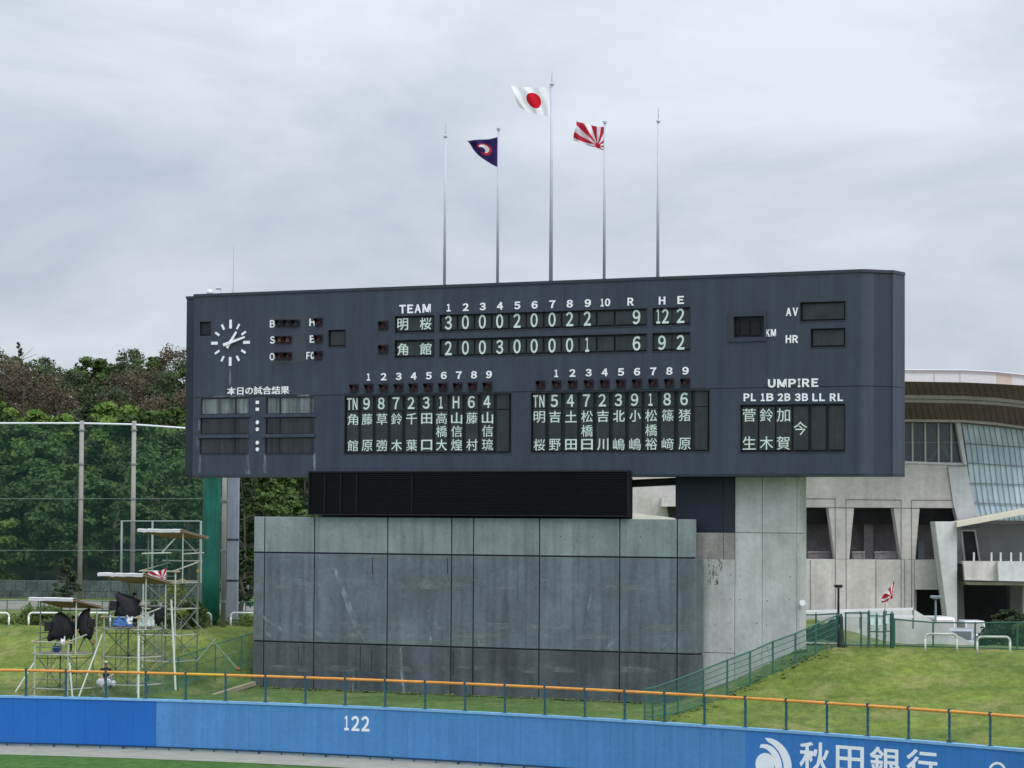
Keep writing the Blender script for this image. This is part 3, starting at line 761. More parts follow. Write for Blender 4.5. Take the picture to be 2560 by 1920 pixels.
# arc positions
pxs = np.arange(-420, 2960, 4.); PP = [wallP(p, 0) for p in pxs]
arc = np.concatenate([[0], np.cumsum([(b-a).length for a, b in zip(PP[:-1], PP[1:])])])
def px_at_arc(s): return float(np.interp(s, arc, pxs))
def arc_at_px(p): return float(np.interp(p, pxs, arc))
s0, s1, s2, s3 = arc_at_px(-400), arc_at_px(391), arc_at_px(1865), arc_at_px(2900)
for (a, b, mt) in ((s0, s1, m_wb1), (s1, s2, m_wb2), (s2, s3, m_wb3)):
    n = max(1, round((b-a)/1.18))
    for i in range(n):
        p, q = px_at_arc(a+(b-a)*i/n), px_at_arc(a+(b-a)*(i+1)/n)
        g_ = .0025; P, Q = wallP(p, 0), wallP(q, 0); t = (Q-P).normalized(); nn = Vector((t.y, -t.x, 0))
        P = P+t*g_; Q = Q-t*g_; mb = MB()
        mb.hexa([P+Vector((0, 0, .17)), Q+Vector((0, 0, .17)), Q-nn*.28+Vector((0, 0, .17)), P-nn*.28+Vector((0, 0, .17)),
                 P+Vector((0, 0, 2.215)), Q+Vector((0, 0, 2.215)), Q-nn*.28+Vector((0, 0, 2.215)), P-nn*.28+Vector((0, 0, 2.215))])
        bevel(mb.build('wall_panel', mt, ow), .006)
def strip(name, d0, d1, z0, z1_, mt, seg=4.6, parent=ow, gap=.01, pa=-400, pb=2900):
    a, b = arc_at_px(pa), arc_at_px(pb); n = max(1, round((b-a)/seg))
    for i in range(n):
        ps = [px_at_arc(a+(b-a)*(i+k/4)/n + (gap if k == 0 else (-gap if k == 4 else 0))) for k in range(5)]
        mb = MB()
        for k in range(4):
            A, B = ps[k], ps[k+1]
            mb.add([wallP(A, z0, d0), wallP(B, z0, d0), wallP(B, z0, d1), wallP(A, z0, d1), wallP(A, z1_, d0), wallP(B, z1_, d0), wallP(B, z1_, d1), wallP(A, z1_, d1)],
                   [(0, 3, 2, 1), (4, 5, 6, 7), (0, 1, 5, 4), (2, 3, 7, 6)] + ([(3, 0, 4, 7)] if k == 0 else []) + ([(1, 2, 6, 5)] if k == 3 else []))
        mb.build(name, mt, parent, fix=True)
strip('coping', .03, -.32, 2.22, 2.32, m_cop)
strip('kick_rail', .05, -.05, .11, .165, m_kick)
strip('plinth', -.10, -.30, 0, .15, m_plinth)
for i in range(60):
    p = px_at_arc(s0+i*.78*1.05*1.4)
    if p > 2850: break
    P = wallP(p, 0, .02); mb = MB(); mb.tube(P, P+Vector((0, 0, .12)), .05 if i % 3 == 0 else .03, n=8); mb.build('foot', m_kick, ow)
def z_of(px, y): 
    P = wall_pt(px); return at(px, y, P.y).z
def WP(a, b, d): return wallP(a, b, d)
m_paint = mat('wall_paint_white', (.80, .83, .86), .6, .04, 2, fine=.03)
def wtext(ch, x0, x1, yt, yb, off=.01, dz=.006):
    xm = (x0+x1)/2; zt, zb = z_of(xm, yt), z_of(xm, yb)
    text_obj('wall_lettering', ch, (x0, x1, zb, zt), WP, m_paint, ow, off, dz)
wtext('1', 861.5, 872.5, 1789.5, 1826, .030); wtext('2', 878.5, 899, 1790, 1827.5, .030); wtext('2', 903.5, 924, 1790.5, 1828.5, .030)
for ch, X0, X1, Y0 in (('秋', 768, 965, 450), ('田', 1003, 1183, 476), ('銀', 1220, 1417, 483), ('行', 1455, 1655, 500)):
    x0, x1 = 1700+X0/2.572, 1700+X1/2.572; y0 = 1680+Y0/2.572
    wtext(ch, x0, x1, y0, y0+(78 if ch != '田' else 70), .016)
def wpoly(pts):
    mb = MB(); v = [(1700+X/2.572, 1680+Y/2.572) for X, Y in pts]
    q = [wallP(x, z_of(x, y), .006) for x, y in v]; q2 = [wallP(x, z_of(x, y), 0) for x, y in v]; n = len(q)
    mb.add(q+q2, [tuple(range(n))]+[(i, (i+1) % n, n+(i+1) % n, n+i) for i in range(n)]); mb.build('emblem', m_paint, ow, fix=False)
wpoly([(548+65*math.cos(a)*.95, 592+72*math.sin(a)) for a in np.linspace(0, 2*math.pi, 32)[:-1]])
def crescent(outer, inner): wpoly(outer+inner[::-1])
def arcp(cx_, cy_, rx, ry, a0, a1, n=14): return [(cx_+rx*math.cos(R(a)), cy_-ry*math.sin(R(a))) for a in np.linspace(a0, a1, n)]
crescent(arcp(540, 625, 118, 162, 100, -35), arcp(525, 632, 88, 145, 98, -30))
crescent(arcp(552, 625, 168, 202, 92, -30), arcp(520, 640, 150, 200, 72, -26))
ring_o = arcp(2040, 640, 57, 62, 0, 360, 33)[:-1]; ring_i = arcp(2040, 640, 42, 46, 0, 360, 33)[:-1]
mb = MB(); 
for i in range(32):
    j = (i+1) % 32; pts = [ring_o[i], ring_o[j], ring_i[j], ring_i[i]]
    v = [(1700+X/2.572, 1680+Y/2.572) for X, Y in pts]; mb.add([wallP(x, z_of(x, y), .006) for x, y in v], [(0, 1, 2, 3)])
mb.build('emblem', m_paint, ow, fix=False)

# safety rail on the wall
m_post = mat('rail_post_teal', (.020, .085, .13), .5, .1, 2)
m_org = mat('rail_pad_orange', (.62, .27, .055), .6, .12, .8, streak=.1, fine=.08)
m_yel = mat('rail_pad_yellow', (.60, .36, .035), .6, .1, 2)
m_link = mat('chain_link', (.10, .16, .15), .6, .1, 3, alpha=.08)
sf = empty('safety_rail', wallP(1000, 2.32), 0, 'orange padded top rail on blue posts running along the outfield wall', 'railing')
ppx = [62+99.65*i for i in range(-5, 18)] + [1756+101.9*i for i in range(1, 12)]
RZ = 3.52; proto = None
for p in ppx:
    P = wallP(p, 2.32, -.14)
    if proto is None:
        mb = MB(); mb.box(-.04, .04, -.04, .04, .02, RZ-2.30); mb.box(-.1, .1, -.09, .09, 0, .025); mb.box(-.05, .05, -.06, .06, RZ-2.32, RZ-2.24)
        for h in (.35, .62, .9): mb.box(-.055, .055, -.055, .055, h, h+.03)
        me = mb.mesh('rail_post', m_post); proto = me
    o = link('post', me, sf); o.location = P-wallP(1000, 2.32); o.rotation_euler = (0, 0, -.4 if p > 1500 else -.15)
sp = None
for i, (p, q) in enumerate(zip(ppx[:-1], ppx[1:])):
    A, B = wallP(p, RZ-.03, -.14), wallP(q, RZ-.03, -.14); t = (B-A).normalized()
    mb = MB(); mb.tube(A+t*.05, B-t*.05, .062, n=10); mb.build('top_rail', m_yel if i in (9,) else m_org, sf, smooth=False)
    mb = MB(); mb.add([A-Vector((0, 0, .08)), B-Vector((0, 0, .08)), Vector((B.x, B.y, 2.34)), Vector((A.x, A.y, 2.34))], [(0, 1, 2, 3)]); mb.build('mesh_infill', m_link, sf, fix=False)

# ------------------------------------------------------------------ green fences
m_green = mat('fence_green', (.038, .120, .095), .5, .12, 2)
m_green2 = mat('fence_green_dark', (.020, .075, .06), .5, .12, 2)
m_glink = mat('green_chain_link', (.05, .14, .11), .6, .1, 3, alpha=.30)
m_netg = mat('net_panel_grey', (.25, .34, .31), .6, .1, 3, alpha=.35)
def fence(name, label, pts, h, rods=0, r=.045, group=None, mesh_mat=None, mt=None, cat='fence', bot=True):
    """pts = list of 3D foot points of the posts"""
    mt = mt or m_green
    f = empty(name, pts[0], 0, label, cat, group); V = Vector
    hs = h if isinstance(h, (list, tuple)) else [h]*len(pts)
    for P, hh in zip(pts, hs):
        mb = MB(); mb.tube(V(P)-V((0, 0, .2)), V(P)+V((0, 0, hh+.04)), r, n=8); mb.build('post', mt, f)
    for i in range(len(pts)-1):
        a, b = V(pts[i]), V(pts[i+1]); ha, hb = hs[i], hs[i+1]
        mb = MB(); mb.tube(a+V((0, 0, ha)), b+V((0, 0, hb)), r*.8, n=8); mb.build('top_rail', mt, f)
        if bot: mb = MB(); mb.tube(a+V((0, 0, .08)), b+V((0, 0, .08)), r*.7, n=6); mb.build('bottom_rail', mt, f)
        for k in range(rods):
            z = (k+1)/(rods+1); mb = MB(); mb.tube(a+V((0, 0, .08+(ha-.08)*z)), b+V((0, 0, .08+(hb-.08)*z)), .018, n=4); mb.build('tension_wire', mt, f)
        mb = MB(); mb.add([a+V((0, 0, .08)), b+V((0, 0, .08)), b+V((0, 0, hb)), a+V((0, 0, ha))], [(0, 1, 2, 3)]); mb.build('mesh_panel', mesh_mat or m_glink, f, fix=False)
    return f
def fy(px, yb, Y): return at(px, yb, Y)
# right: up the bank beside the base
A0, B0 = Vector((5.5, 124.2, 0)), Vector((15.4, 139.4, 0))
def on_line(px):
    lo, hi = -.2, 1.2
    for _ in range(40):
        m_ = (lo+hi)/2; P = A0+(B0-A0)*m_; x = 1280+F*((P-CP).dot(right))/((P-CP).dot(fwd))
        if x < px: lo = m_
        else: hi = m_
    return A0+(B0-A0)*lo
fr = [(1612, 1722, 1797), (1632, 1720, 1796), (1695, 1698, 1785), (1758, 1674, 1764), (1818, 1650, 1743), (1875, 1629, 1724), (1932, 1604, 1703), (1988, 1584, 1677), (2039, 1561, 1655), (2095, 1537, 1630)]
pts, hs = [], []
for px, yt, yb in fr:
    Q = on_line(px); P = at(px, yb, Q.y); P2 = at(px, yt, Q.y); pts.append(P); hs.append(P2.z-P.z)
fence('sloping_fence', 'green chain link fence climbing the grass bank to the right of the scoreboard base', pts, hs, rods=5)
# left of the base
fl = [(370, 1681, 1752), (445, 1643, 1722), (492, 1628, 1700), (538, 1610, 1690), (604, 1590, 1672), (640, 1580, 1660)]
pts, hs = [], []
for px, yt, yb in fl:
    Y = float(np.interp(px, [370, 629], [144.0, 153.3])); P = at(px, yb, Y); P2 = at(px, yt, Y); pts.append(P); hs.append(P2.z-P.z)
fence('sloping_fence', 'green chain link fence climbing behind the camera scaffolds towards the left end of the base', pts, hs, rods=1, r=.035)
# kerb on the grass left of the base
mb = MB(); a, b = at(493, 1749, 143.5), at(640, 1704, 151.6); dd = (b-a).normalized(); nn = Vector((-dd.y, dd.x, 0))
mb.hexa([a-Vector((0, 0, .2)), b-Vector((0, 0, .2)), b+nn*.2-Vector((0, 0, .2)), a+nn*.2-Vector((0, 0, .2)), a, b, b+nn*.2, a+nn*.2]); 
tag(mb.build('kerb', mat('kerb_concrete', (.30, .27, .20), .9, .15, 2)), 'narrow tan concrete kerb on the grass left of the painted base', 'kerb')
# passage end at the top
def crest_pt(px, off=0):
    X = 0
    Y = 150
    for _ in range(12):
        P = at(px, 1600, Y); Y = Yc(P.x)+off
    P = at(px, 1600, Y); return Vector((P.x, P.y, terrain(P.x, P.y)))
# the crest fence on the right with its gate
def topz(px, y, Y): return at(px, y, Y).z
def crest_fence(name, label, pxl, ytops, off, **k):
    pts, hs = [], []
    for px, yt in zip(pxl, ytops):
        P = crest_pt(px, off); pts.append(P); hs.append(topz(px, yt, P.y)-P.z)
    return fence(name, label, pts, hs, **k)
crest_fence('passage_fence', 'short green fence closing the grass passage behind the concrete side wall', [1992, 2040, 2092], [1537, 1537, 1534], 2.6, rods=0)
crest_fence('crest_fence', 'green chain link fence along the top of the right grass bank', [2236, 2333, 2438, 2543, 2650, 2760], [1548, 1556, 1557, 1556, 1557, 1558], 1.6, rods=0)
crest_fence('crest_fence', 'green fence bay between the tied net and the gate at the bank top', [2114, 2153, 2172], [1532, 1532, 1532], .9, rods=0, mesh_mat=m_netg)
gt = empty('fence_gate', crest_pt(2192, .9), 0, 'tall green double gate with pale mesh at the top of the grass bank', 'gate')
gp = {}
for px, yt, r_ in ((2172, 1524, .07), (2192, 1531, .05), (2211, 1523, .07), (2230, 1528, .10)):
    P = crest_pt(px, .9); z = topz(px, yt, P.y); mb = MB(); mb.tube(P-Vector((0, 0, .2)), Vector((P.x, P.y, z-.12)), r_, n=8); mb.tube(Vector((P.x, P.y, z-.12)), Vector((P.x, P.y, z)), r_, .01, n=8)
    mb.build('gate_post', m_green2 if px == 2230 else m_green, gt); gp[px] = (P, z)
for a, b in ((2172, 2192), (2192, 2211), (2211, 2230)):
    (P, z), (Q, z2_) = gp[a], gp[b]; zt = min(z, z2_)-.16
    mb = MB(); mb.add([P+Vector((0, 0, .1)), Q+Vector((0, 0, .1)), Vector((Q.x, Q.y, zt)), Vector((P.x, P.y, zt))], [(0, 1, 2, 3)]); mb.build('gate_mesh', m_netg, gt, fix=False)
    for zz_ in (P.z+.12, (P.z+zt)/2, zt):
        mb = MB(); mb.tube(Vector((P.x, P.y, zz_)), Vector((Q.x, Q.y, zz_)), .03, n=6); mb.build('gate_bar', m_green, gt)
    M_ = (P+Q)/2; mb = MB(); mb.box(M_.x-.12, M_.x+.12, M_.y-.06, M_.y-.04, zt-.42, zt-.12); mb.build('notice_plate', mat('notice_pale', (.6, .68, .68), .5, .05, 2), gt)
    for k in (1, 2, 3):
        for s in (-1, 1):
            q = M_+Vector((s*.0, 0, .3*k)); mb = MB(); mb.tube(P+Vector((.08, 0, .25+.3*k)), P+Vector((.08, -.04, .25+.3*k)), .03, n=6)
        mb.build('hinge_bolt', m_green2, gt)
# dark net tied to the post, and net sheet hung inside the passage
m_dknet = mat('dark_net', (.030, .048, .048), .85, .3, 2.5, streak=.3, sscale=(2, 2, 5), bump=.8, bscale=9)
def lathe(name, base, prof, mt, parent=None, n=14, jit=0):
    mb = MB(); vs = []; 
    for z, r_ in prof:
        for i in range(n):
            t = 2*math.pi*i/n; rr = r_*(1+jit*random.uniform(-1, 1)); vs.append((base[0]+rr*math.cos(t), base[1]+rr*math.sin(t), base[2]+z))
    m_ = len(prof); fs = [(j*n+i, j*n+(i+1) % n, (j+1)*n+(i+1) % n, (j+1)*n+i) for j in range(m_-1) for i in range(n)]
    fs += [tuple(range(n-1, -1, -1)), tuple(range((m_-1)*n, m_*n))]
    mb.add(vs, fs); return mb.build(name, mt, parent, smooth=True)
P = crest_pt(2103, .5)
tag(lathe('tied_net', P-Vector((0, 0, .1)), [(0, .20), (.3, .15), (.8, .11), (1.2, .09), (1.5, .08), (1.65, .05)], m_dknet, None, 12, .18), 'dark net gathered and tied around a fence post at the bank top', 'net')
mb = MB(); n = 10
for i in range(n):
    for j in range(4):
        pass
vs = []
for j in range(5):
    for i in range(n+1):
        px = 2014+(2092-2014)*i/n; yt = 1572-(1572-1548)*i/n+4*math.sin(i*1.3); yb = 1601+3*math.sin(i*.9)
        vs.append(at(px, yt+(yb-yt)*j/4, 142.6+.2*math.sin(i*1.9+j)))
mb.add(vs, [(j*(n+1)+i, j*(n+1)+i+1, (j+1)*(n+1)+i+1, (j+1)*(n+1)+i) for j in range(4) for i in range(n)])
o = mb.build('hanging_net', m_dknet, None, smooth=True, fix=False); so_ = o.modifiers.new('s', 'SOLIDIFY'); so_.thickness = .02
tag(o, 'dark grey net sheet sagging at the end of the passage beside the concrete wall', 'net')
# beige path strip at the passage end
a, b, c, d = at(2008, 1604, 143.4), at(2100, 1605, 142.4), at(2104, 1617, 140.3), at(2008, 1617, 140.6)
mb = MB(); mb.prism([Vector((p.x, p.y, 4.84)) for p in (a, b, c, d)], (0, 0, .02)); mb.build('path', mat('path_sand', (.42, .38, .28), .95, .1, 2), None, 'structure')

# U-shaped barriers
m_wh = mat('barrier_white', (.72, .74, .72), .4, .06, 3, fine=.05)
m_bst = mat('barrier_worn', (.42, .45, .42), .4, .1, 3, fine=.08)
def barrier(x0, x1, yt, Y, zb, label, mt):
    a = at(x0, yt, Y); b = at(x1, yt, Y); b.z = a.z
    o = empty('arch_barrier', Vector((a.x, a.y, zb)), 0, label, 'barrier', 'arch barriers along the bank tops')
    r_ = .055; rc = .2; pts = [Vector((a.x, a.y, zb-.1))]
    for k in range(6):
        t = math.pi/2*k/5; pts.append(Vector((a.x+rc-rc*math.cos(t), a.y, a.z-rc+rc*math.sin(t))))
    for k in range(6):
        t = math.pi/2*(1-k/5); pts.append(Vector((b.x-rc+rc*math.cos(t), b.y, a.z-rc+rc*math.sin(t))))
    pts.append(Vector((b.x, b.y, zb-.1)))
    mb = MB(); mb.path(pts[6:8], r_, 10); mb.build('crossbar', mt, o, smooth=True)
    mb = MB(); mb.path(pts[:7], r_, 10); mb.build('leg', mt, o, smooth=True)
    mb = MB(); mb.path(pts[7:], r_, 10); mb.build('leg', mt, o, smooth=True)
lbls = ['white arch barrier cut by the left edge of the photo', 'white arch barrier in the weeds left of the nearest camera scaffold', 'white arch barrier seen between the two front camera scaffolds',
        'white arch barrier hidden behind the middle scaffold, beside the sapling', 'white arch barrier right of the sapling, before the green wrapped column', 'white arch barrier running behind the left end of the painted base']
for i, lb in enumerate(lbls):
    x0 = 70+126.3*(i-1); barrier(x0+2, x0+79, 1532, 163.5, 4.62, lb, m_wh)
barrier(2313, 2392, 1585, 136.6, 4.6, 'worn silver arch barrier on the right bank before the sloping ramp wall', m_bst)
barrier(2443, 2525, 1592, 134.8, 4.6, 'worn silver arch barrier on the right bank before the dark hedge', m_bst)

# ------------------------------------------------------------------ FLAGPOLES AND FLAGS
m_pole = mat('pole_steel', (.46, .46, .54), .4, .06, 2)
roofz = vT
def flagpole(x0, x1, yb, yt, r0, r1, label, spike=True, w=1.4):
    u, v = uvx(x0, vT, w), vT
    B_ = W3(u, w, vT-.1); topp = uv(x1, yt, w)[1]
    o = empty('flagpole', B_, 0, label, 'flagpole', 'flagpoles on the scoreboard roof')
    hz = topp
    if spike:
        mb = MB(); mb.tube(B_, Vector((B_.x, B_.y, hz-.75)), r0, r1, n=12); mb.build('shaft', m_pole, o, smooth=True)
        mb = MB(); mb.ball((B_.x, B_.y, hz-.68), r1*2.0, r1*2.0, .10); mb.tube((B_.x, B_.y, hz-.62), (B_.x, B_.y, hz), r1*.8, .012, n=8); mb.build('finial', m_pole, o)
    else:
        mb = MB(); mb.tube(B_, Vector((B_.x, B_.y, hz-.08)), r0, r1, n=12); mb.build('shaft', m_pole, o, smooth=True)
        mb = MB(); mb.tube((B_.x, B_.y, hz-.08), (B_.x, B_.y, hz+.02), r1*2.0, n=10); mb.build('truck', m_pole, o)
    mb = MB(); mb.tube(B_, B_+Vector((0, 0, .16)), r0*1.9, n=12); mb.build('base_collar', m_board_dk, o)
    return B_
fp1 = flagpole(1111, 1113.7, 720, 307, .075, .05, 'leftmost bare white flagpole on the scoreboard roof')
fp2 = flagpole(1243.7, 1247, 716, 321, .075, .05, 'flagpole flying the dark purple pennant', spike=False)
fp3 = flagpole(1377, 1380.5, 711, 176, .10, .06, 'tallest centre flagpole flying the white flag with a red disc')
fp4 = flagpole(1510.3, 1511.3, 706, 304, .075, .05, 'flagpole flying the red and white rayed flag', spike=False)
fp5 = flagpole(1644.3, 1646.3, 702, 268, .08, .05, 'rightmost bare flagpole, with a pointed tip')
def flag_mat(name, kind):
    mt = bpy.data.materials.new(name); mt.use_nodes = True; nt = mt.node_tree; N = nt.nodes; L = nt.links
    b = N['Principled BSDF']; b.inputs['Roughness'].default_value = .8; b.inputs['Specular IOR Level'].default_value = .1
    uvn = N.new('ShaderNodeUVMap'); sx = N.new('ShaderNodeSeparateXYZ'); L.new(uvn.outputs[0], sx.inputs[0])
    def M(op, a, b_=None, c=None):
        n = N.new('ShaderNodeMath'); n.operation = op
        for i, v in enumerate((a, b_, c)):
            if v is None: continue
            if isinstance(v, (int, float)): n.inputs[i].default_value = v
            else: L.new(v, n.inputs[i])
        return n.outputs[0]
    def mix(f, a, c):
        mx = N.new('ShaderNodeMix'); mx.data_type = 'RGBA'; L.new(f, mx.inputs[0])
        for i, v in ((6, a), (7, c)):
            if isinstance(v, tuple): mx.inputs[i].default_value = (*v, 1)
            else: L.new(v, mx.inputs[i])
        return mx.outputs[2]
    U, V_ = sx.outputs[0], sx.outputs[1]
    def dist(cx_, cy_, asp):
        dx = M('MULTIPLY', M('SUBTRACT', U, cx_), asp); dy = M('SUBTRACT', V_, cy_)
        return M('SQRT', M('ADD', M('MULTIPLY', dx, dx), M('MULTIPLY', dy, dy)))
    if kind == 'disc':
        c = mix(M('LESS_THAN', dist(.5, .5, 1.4), .295), (.88, .89, .93), (.62, .015, .03))
    elif kind == 'rays':
        dx = M('MULTIPLY', M('SUBTRACT', U, .22), 1.4); dy = M('SUBTRACT', V_, .12)
        an = M('ARCTAN2', dy, dx); sn = M('SINE', M('MULTIPLY', an, 11.0)); f = M('GREATER_THAN', sn, 0.0)
        c = mix(f, (.80, .76, .80), (.52, .03, .06))
        c = mix(M('LESS_THAN', dist(.22, .12, 1.4), .13), c, (.55, .03, .06))
    else:
        c = mix(M('LESS_THAN', dist(.42, .5, 1.1), .27), (.035, .022, .105), (.55, .03, .05))
        c = mix(M('LESS_THAN', dist(.42, .52, 1.1), .19), c, (.8, .78, .8))
        c = mix(M('LESS_THAN', dist(.50, .42, 1.1), .15), c, (.05, .02, .10))
    L.new(c, b.inputs['Base Color'])
    tl = N.new('ShaderNodeBsdfTranslucent'); L.new(c, tl.inputs[0]); ms = N.new('ShaderNodeMixShader'); ms.inputs[0].default_value = .35
    L.new(b.outputs[0], ms.inputs[1]); L.new(tl.outputs[0], ms.inputs[2]); L.new(ms.outputs[0], N['Material Output'].inputs['Surface'])
    return mt
def flag(name, label, Y, hoist_t, hoist_b, top, bot, fly_t, fly_b, kind, amp=.12, nu=44, nv=30, cat='flag', freq=3.2, parent=None):
    """picture points: hoist top/bottom, mid control points of the top and bottom edges, fly corners"""
    def bez(a, c, b, t): return ((1-t)**2*a[0]+2*t*(1-t)*c[0]+t*t*b[0], (1-t)**2*a[1]+2*t*(1-t)*c[1]+t*t*b[1])
    mb = MB(); vs = []
    for j in range(nv+1):
        q = j/nv
        for i in range(nu+1):
            t = i/nu; a = bez(hoist_t, top, fly_t, t); b = bez(hoist_b, bot, fly_b, t)
            x = a[0]+(b[0]-a[0])*q; y = a[1]+(b[1]-a[1])*q
            wv = amp*(t**.6)*(math.sin(freq*2*math.pi*t*.55-2.4*q+.5)+.55*math.sin(5*math.pi*t+4.5*q))
            x += 1.5*math.sin(7*t+5*q)*t; y += 2.0*t*math.sin(8*t+3*q)
            vs.append(at(x, y, Y+wv*2.2))
    mb.add(vs, [(j*(nu+1)+i, j*(nu+1)+i+1, (j+1)*(nu+1)+i+1, (j+1)*(nu+1)+i) for j in range(nv) for i in range(nu)])
    me = mb.mesh(name, flag_mat(name+'_'+kind+'_cloth', kind), None, True, False)
    ul_ = me.uv_layers.new(name='UVMap')
    for lp in me.loops:
        k = lp.vertex_index; ul_.data[lp.index].uv = ((k % (nu+1))/nu, 1-(k//(nu+1))/nv)
    o = link(name, me); 
    return tag(o, label, cat)
flag('national_flag', 'white flag with a red disc blowing from the tallest pole', fp3.y, (1378, 214), (1375.5, 291), (1330, 226), (1345, 288), (1277, 212), (1298, 270), 'disc', amp=.10)
flag('tournament_flag', 'dark purple flag with a red and white emblem drooping to a point', fp2.y, (1246, 342), (1244.5, 418), (1205, 353), (1195, 398), (1164, 350), (1174, 357), 'emblem', amp=.10)
flag('rayed_flag', 'red and white rayed flag on the pole right of the tallest one', fp4.y, (1510, 317), (1509, 376), (1482, 318), (1475, 365), (1440, 301), (1434, 352), 'rays', amp=.15)
# lightning rod and roof gear at the left end
u = uvx(583, vT, 1.3); B_ = W3(u, 1.3, vT)
o = empty('lightning_rod', B_, 0, 'thin lightning rod at the left end of the scoreboard roof', 'rod')
zt = at(584.5, 615, B_.y).z
mb = MB(); mb.tube(B_, (B_.x, B_.y, zt), .03, .012, n=8); mb.build('rod', m_pole, o)
mb = MB(); mb.tube(B_, B_+Vector((0, 0, .45)), .10, .035, n=10); mb.build('rod_base', m_pole, o)
mb = MB(); mb.box(B_.x-.5, B_.x+.25, B_.y-.2, B_.y+.2, B_.z-.05, B_.z+.14); mb.build('plinth_block', m_board_dk, o)
u = uvx(540, vT, 1.0); B_ = W3(u, 1.0, vT+.05)
o = empty('roof_lamp', B_, 0, 'small pale floodlight and bracket on the roof left of the lightning rod', 'floodlight')
mb = MB(); mb.tube(B_+Vector((-.45, 0, .0)), B_+Vector((.5, 0, .04)), .03); mb.build('mounting_bar', m_pole, o)
mb = MB(); mb.tube(B_+Vector((-.12, 0, 0)), B_+Vector((-.2, 0, .22)), .03); mb.tube(B_+Vector((.4, 0, 0)), B_+Vector((.2, 0, .42)), .02); mb.build('bracket', m_pole, o)
mb = MB(); mb.ball(B_+Vector((-.32, -.05, .22)), .17, .14, .15); mb.build('lamp_bowl', mat('lamp_white', (.7, .72, .75), .4, .05, 2), o, smooth=True)
mb = MB(); mb.ball(B_+Vector((.12, 0, .42)), .16, .1, .06); mb.build('reflector', m_pole, o, smooth=True)

# ------------------------------------------------------------------ ARENA (right background)
m_acon = mat('arena_concrete', (.57, .54, .525), .85, .16, .35, streak=.14, sscale=(1.2, 1.2, .12), bump=.2, bscale=6, fine=.10, perobj=.03)
m_acon2 = mat('arena_concrete_pale', (.60, .61, .62), .85, .12, .35, streak=.12, sscale=(1.2, 1.2, .12), fine=.08)
m_ajoint = mat('arena_joint', (.10, .10, .10), .9, .1, 1)
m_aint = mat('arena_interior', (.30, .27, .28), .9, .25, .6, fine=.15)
m_soff = mat('soffit_brown', (.150, .112, .100), .8, .12, .5, streak=.1)
m_soff2 = mat('soffit_brown_joint', (.04, .033, .03), .8, .1, 1)
m_fas = mat('fascia_pale', (.66, .62, .66), .5, .05, .5, streak=.06)
m_fas2 = mat('fascia_peach', (.58, .46, .42), .5, .08, 1)
m_band = mat('roof_band', (.50, .45, .42), .7, .1, .5, streak=.12)
m_glD = mat('glass_dark_blue', (.050, .068, .085), .12, .3, .5, spec=.6)
m_glL = mat('glass_pale', (.56, .70, .78), .18, .18, .5, perobj=.10, streak=.18, sscale=(2, 2, .3), spec=.6)
m_mul = mat('mullion_grey', (.20, .24, .26), .5, .1, 1)
m_mulw = mat('mullion_white', (.55, .55, .54), .5, .1, 1)
m_cream = mat('beam_cream', (.68, .64, .54), .6, .06, 1, streak=.08)
m_sid = mat('siding_grey', (.26, .27, .27), .7, .08, 1)
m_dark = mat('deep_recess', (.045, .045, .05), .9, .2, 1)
AY = 200.0
ar = empty('arena', at(2100, 1560, AY), 0, 'large concrete arena with a curved brown roof behind the scoreboard', 'building')
def pr(name, pts, Y, dep, mt, bev=0):
    mb = MB(); mb.prism([at(x, y, Y) for x, y in pts], (0, dep, 0)); o = mb.build(name, mt, ar)
    return bevel(o, bev) if bev else o
YB = 1640
pr('wall', [(1500, 1152), (2409, 1160), (2417, 1165), (2442, 1290), (2393, 1304), (2384, 1273), (2384, 1270), (1500, 1266)], AY, .8, m_acon)
pr('wall', [(1500, 1266.2), (2015, 1270.2), (2015, YB), (1500, YB)], AY, .8, m_acon)
pr('pier', [(2071, 1270.2), (2135, 1271), (2123, 1397), (2088, 1397)], AY, 1.6, m_acon)
pr('pier', [(2234, 1271), (2299, 1271.5), (2288, 1398.5), (2253, 1398.5)], AY, 1.6, m_acon)
pr('wall', [(2015.5, 1397.3), (2286, 1399.5), (2286, YB), (2015.5, YB)], AY, .8, m_acon)
pr('wall', [(2287, 1400), (2352, 1400), (2352, 1474), (2287, 1474)], AY, 3.0, m_acon)
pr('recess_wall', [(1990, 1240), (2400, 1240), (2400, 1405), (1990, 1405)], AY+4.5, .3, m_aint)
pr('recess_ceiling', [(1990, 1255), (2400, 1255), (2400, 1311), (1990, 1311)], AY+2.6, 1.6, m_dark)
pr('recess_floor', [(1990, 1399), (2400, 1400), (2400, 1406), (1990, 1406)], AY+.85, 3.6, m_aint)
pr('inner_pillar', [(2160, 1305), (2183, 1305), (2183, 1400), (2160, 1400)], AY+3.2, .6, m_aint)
pr('inner_pillar', [(2296, 1352), (2310, 1352), (2310, 1400), (2296, 1400)], AY+3.2, .6, m_mul)
for x0, x1 in ((2019, 2074), (2130, 2162), (2186, 2246)):
    pr('parapet_rail', [(x0, 1379), (x1, 1379), (x1, 1381), (x0, 1381)], AY+1.5, .06, m_acon)
    pr('parapet_glass', [(x0, 1381.4), (x1, 1381.4), (x1, 1397), (x0, 1397)], AY+1.6, .03, m_aint)
    for x in (x0+3, x1-3): pr('parapet_post', [(x-1, 1381), (x+1, 1381), (x+1, 1397), (x-1, 1397)], AY+1.45, .04, m_mul)
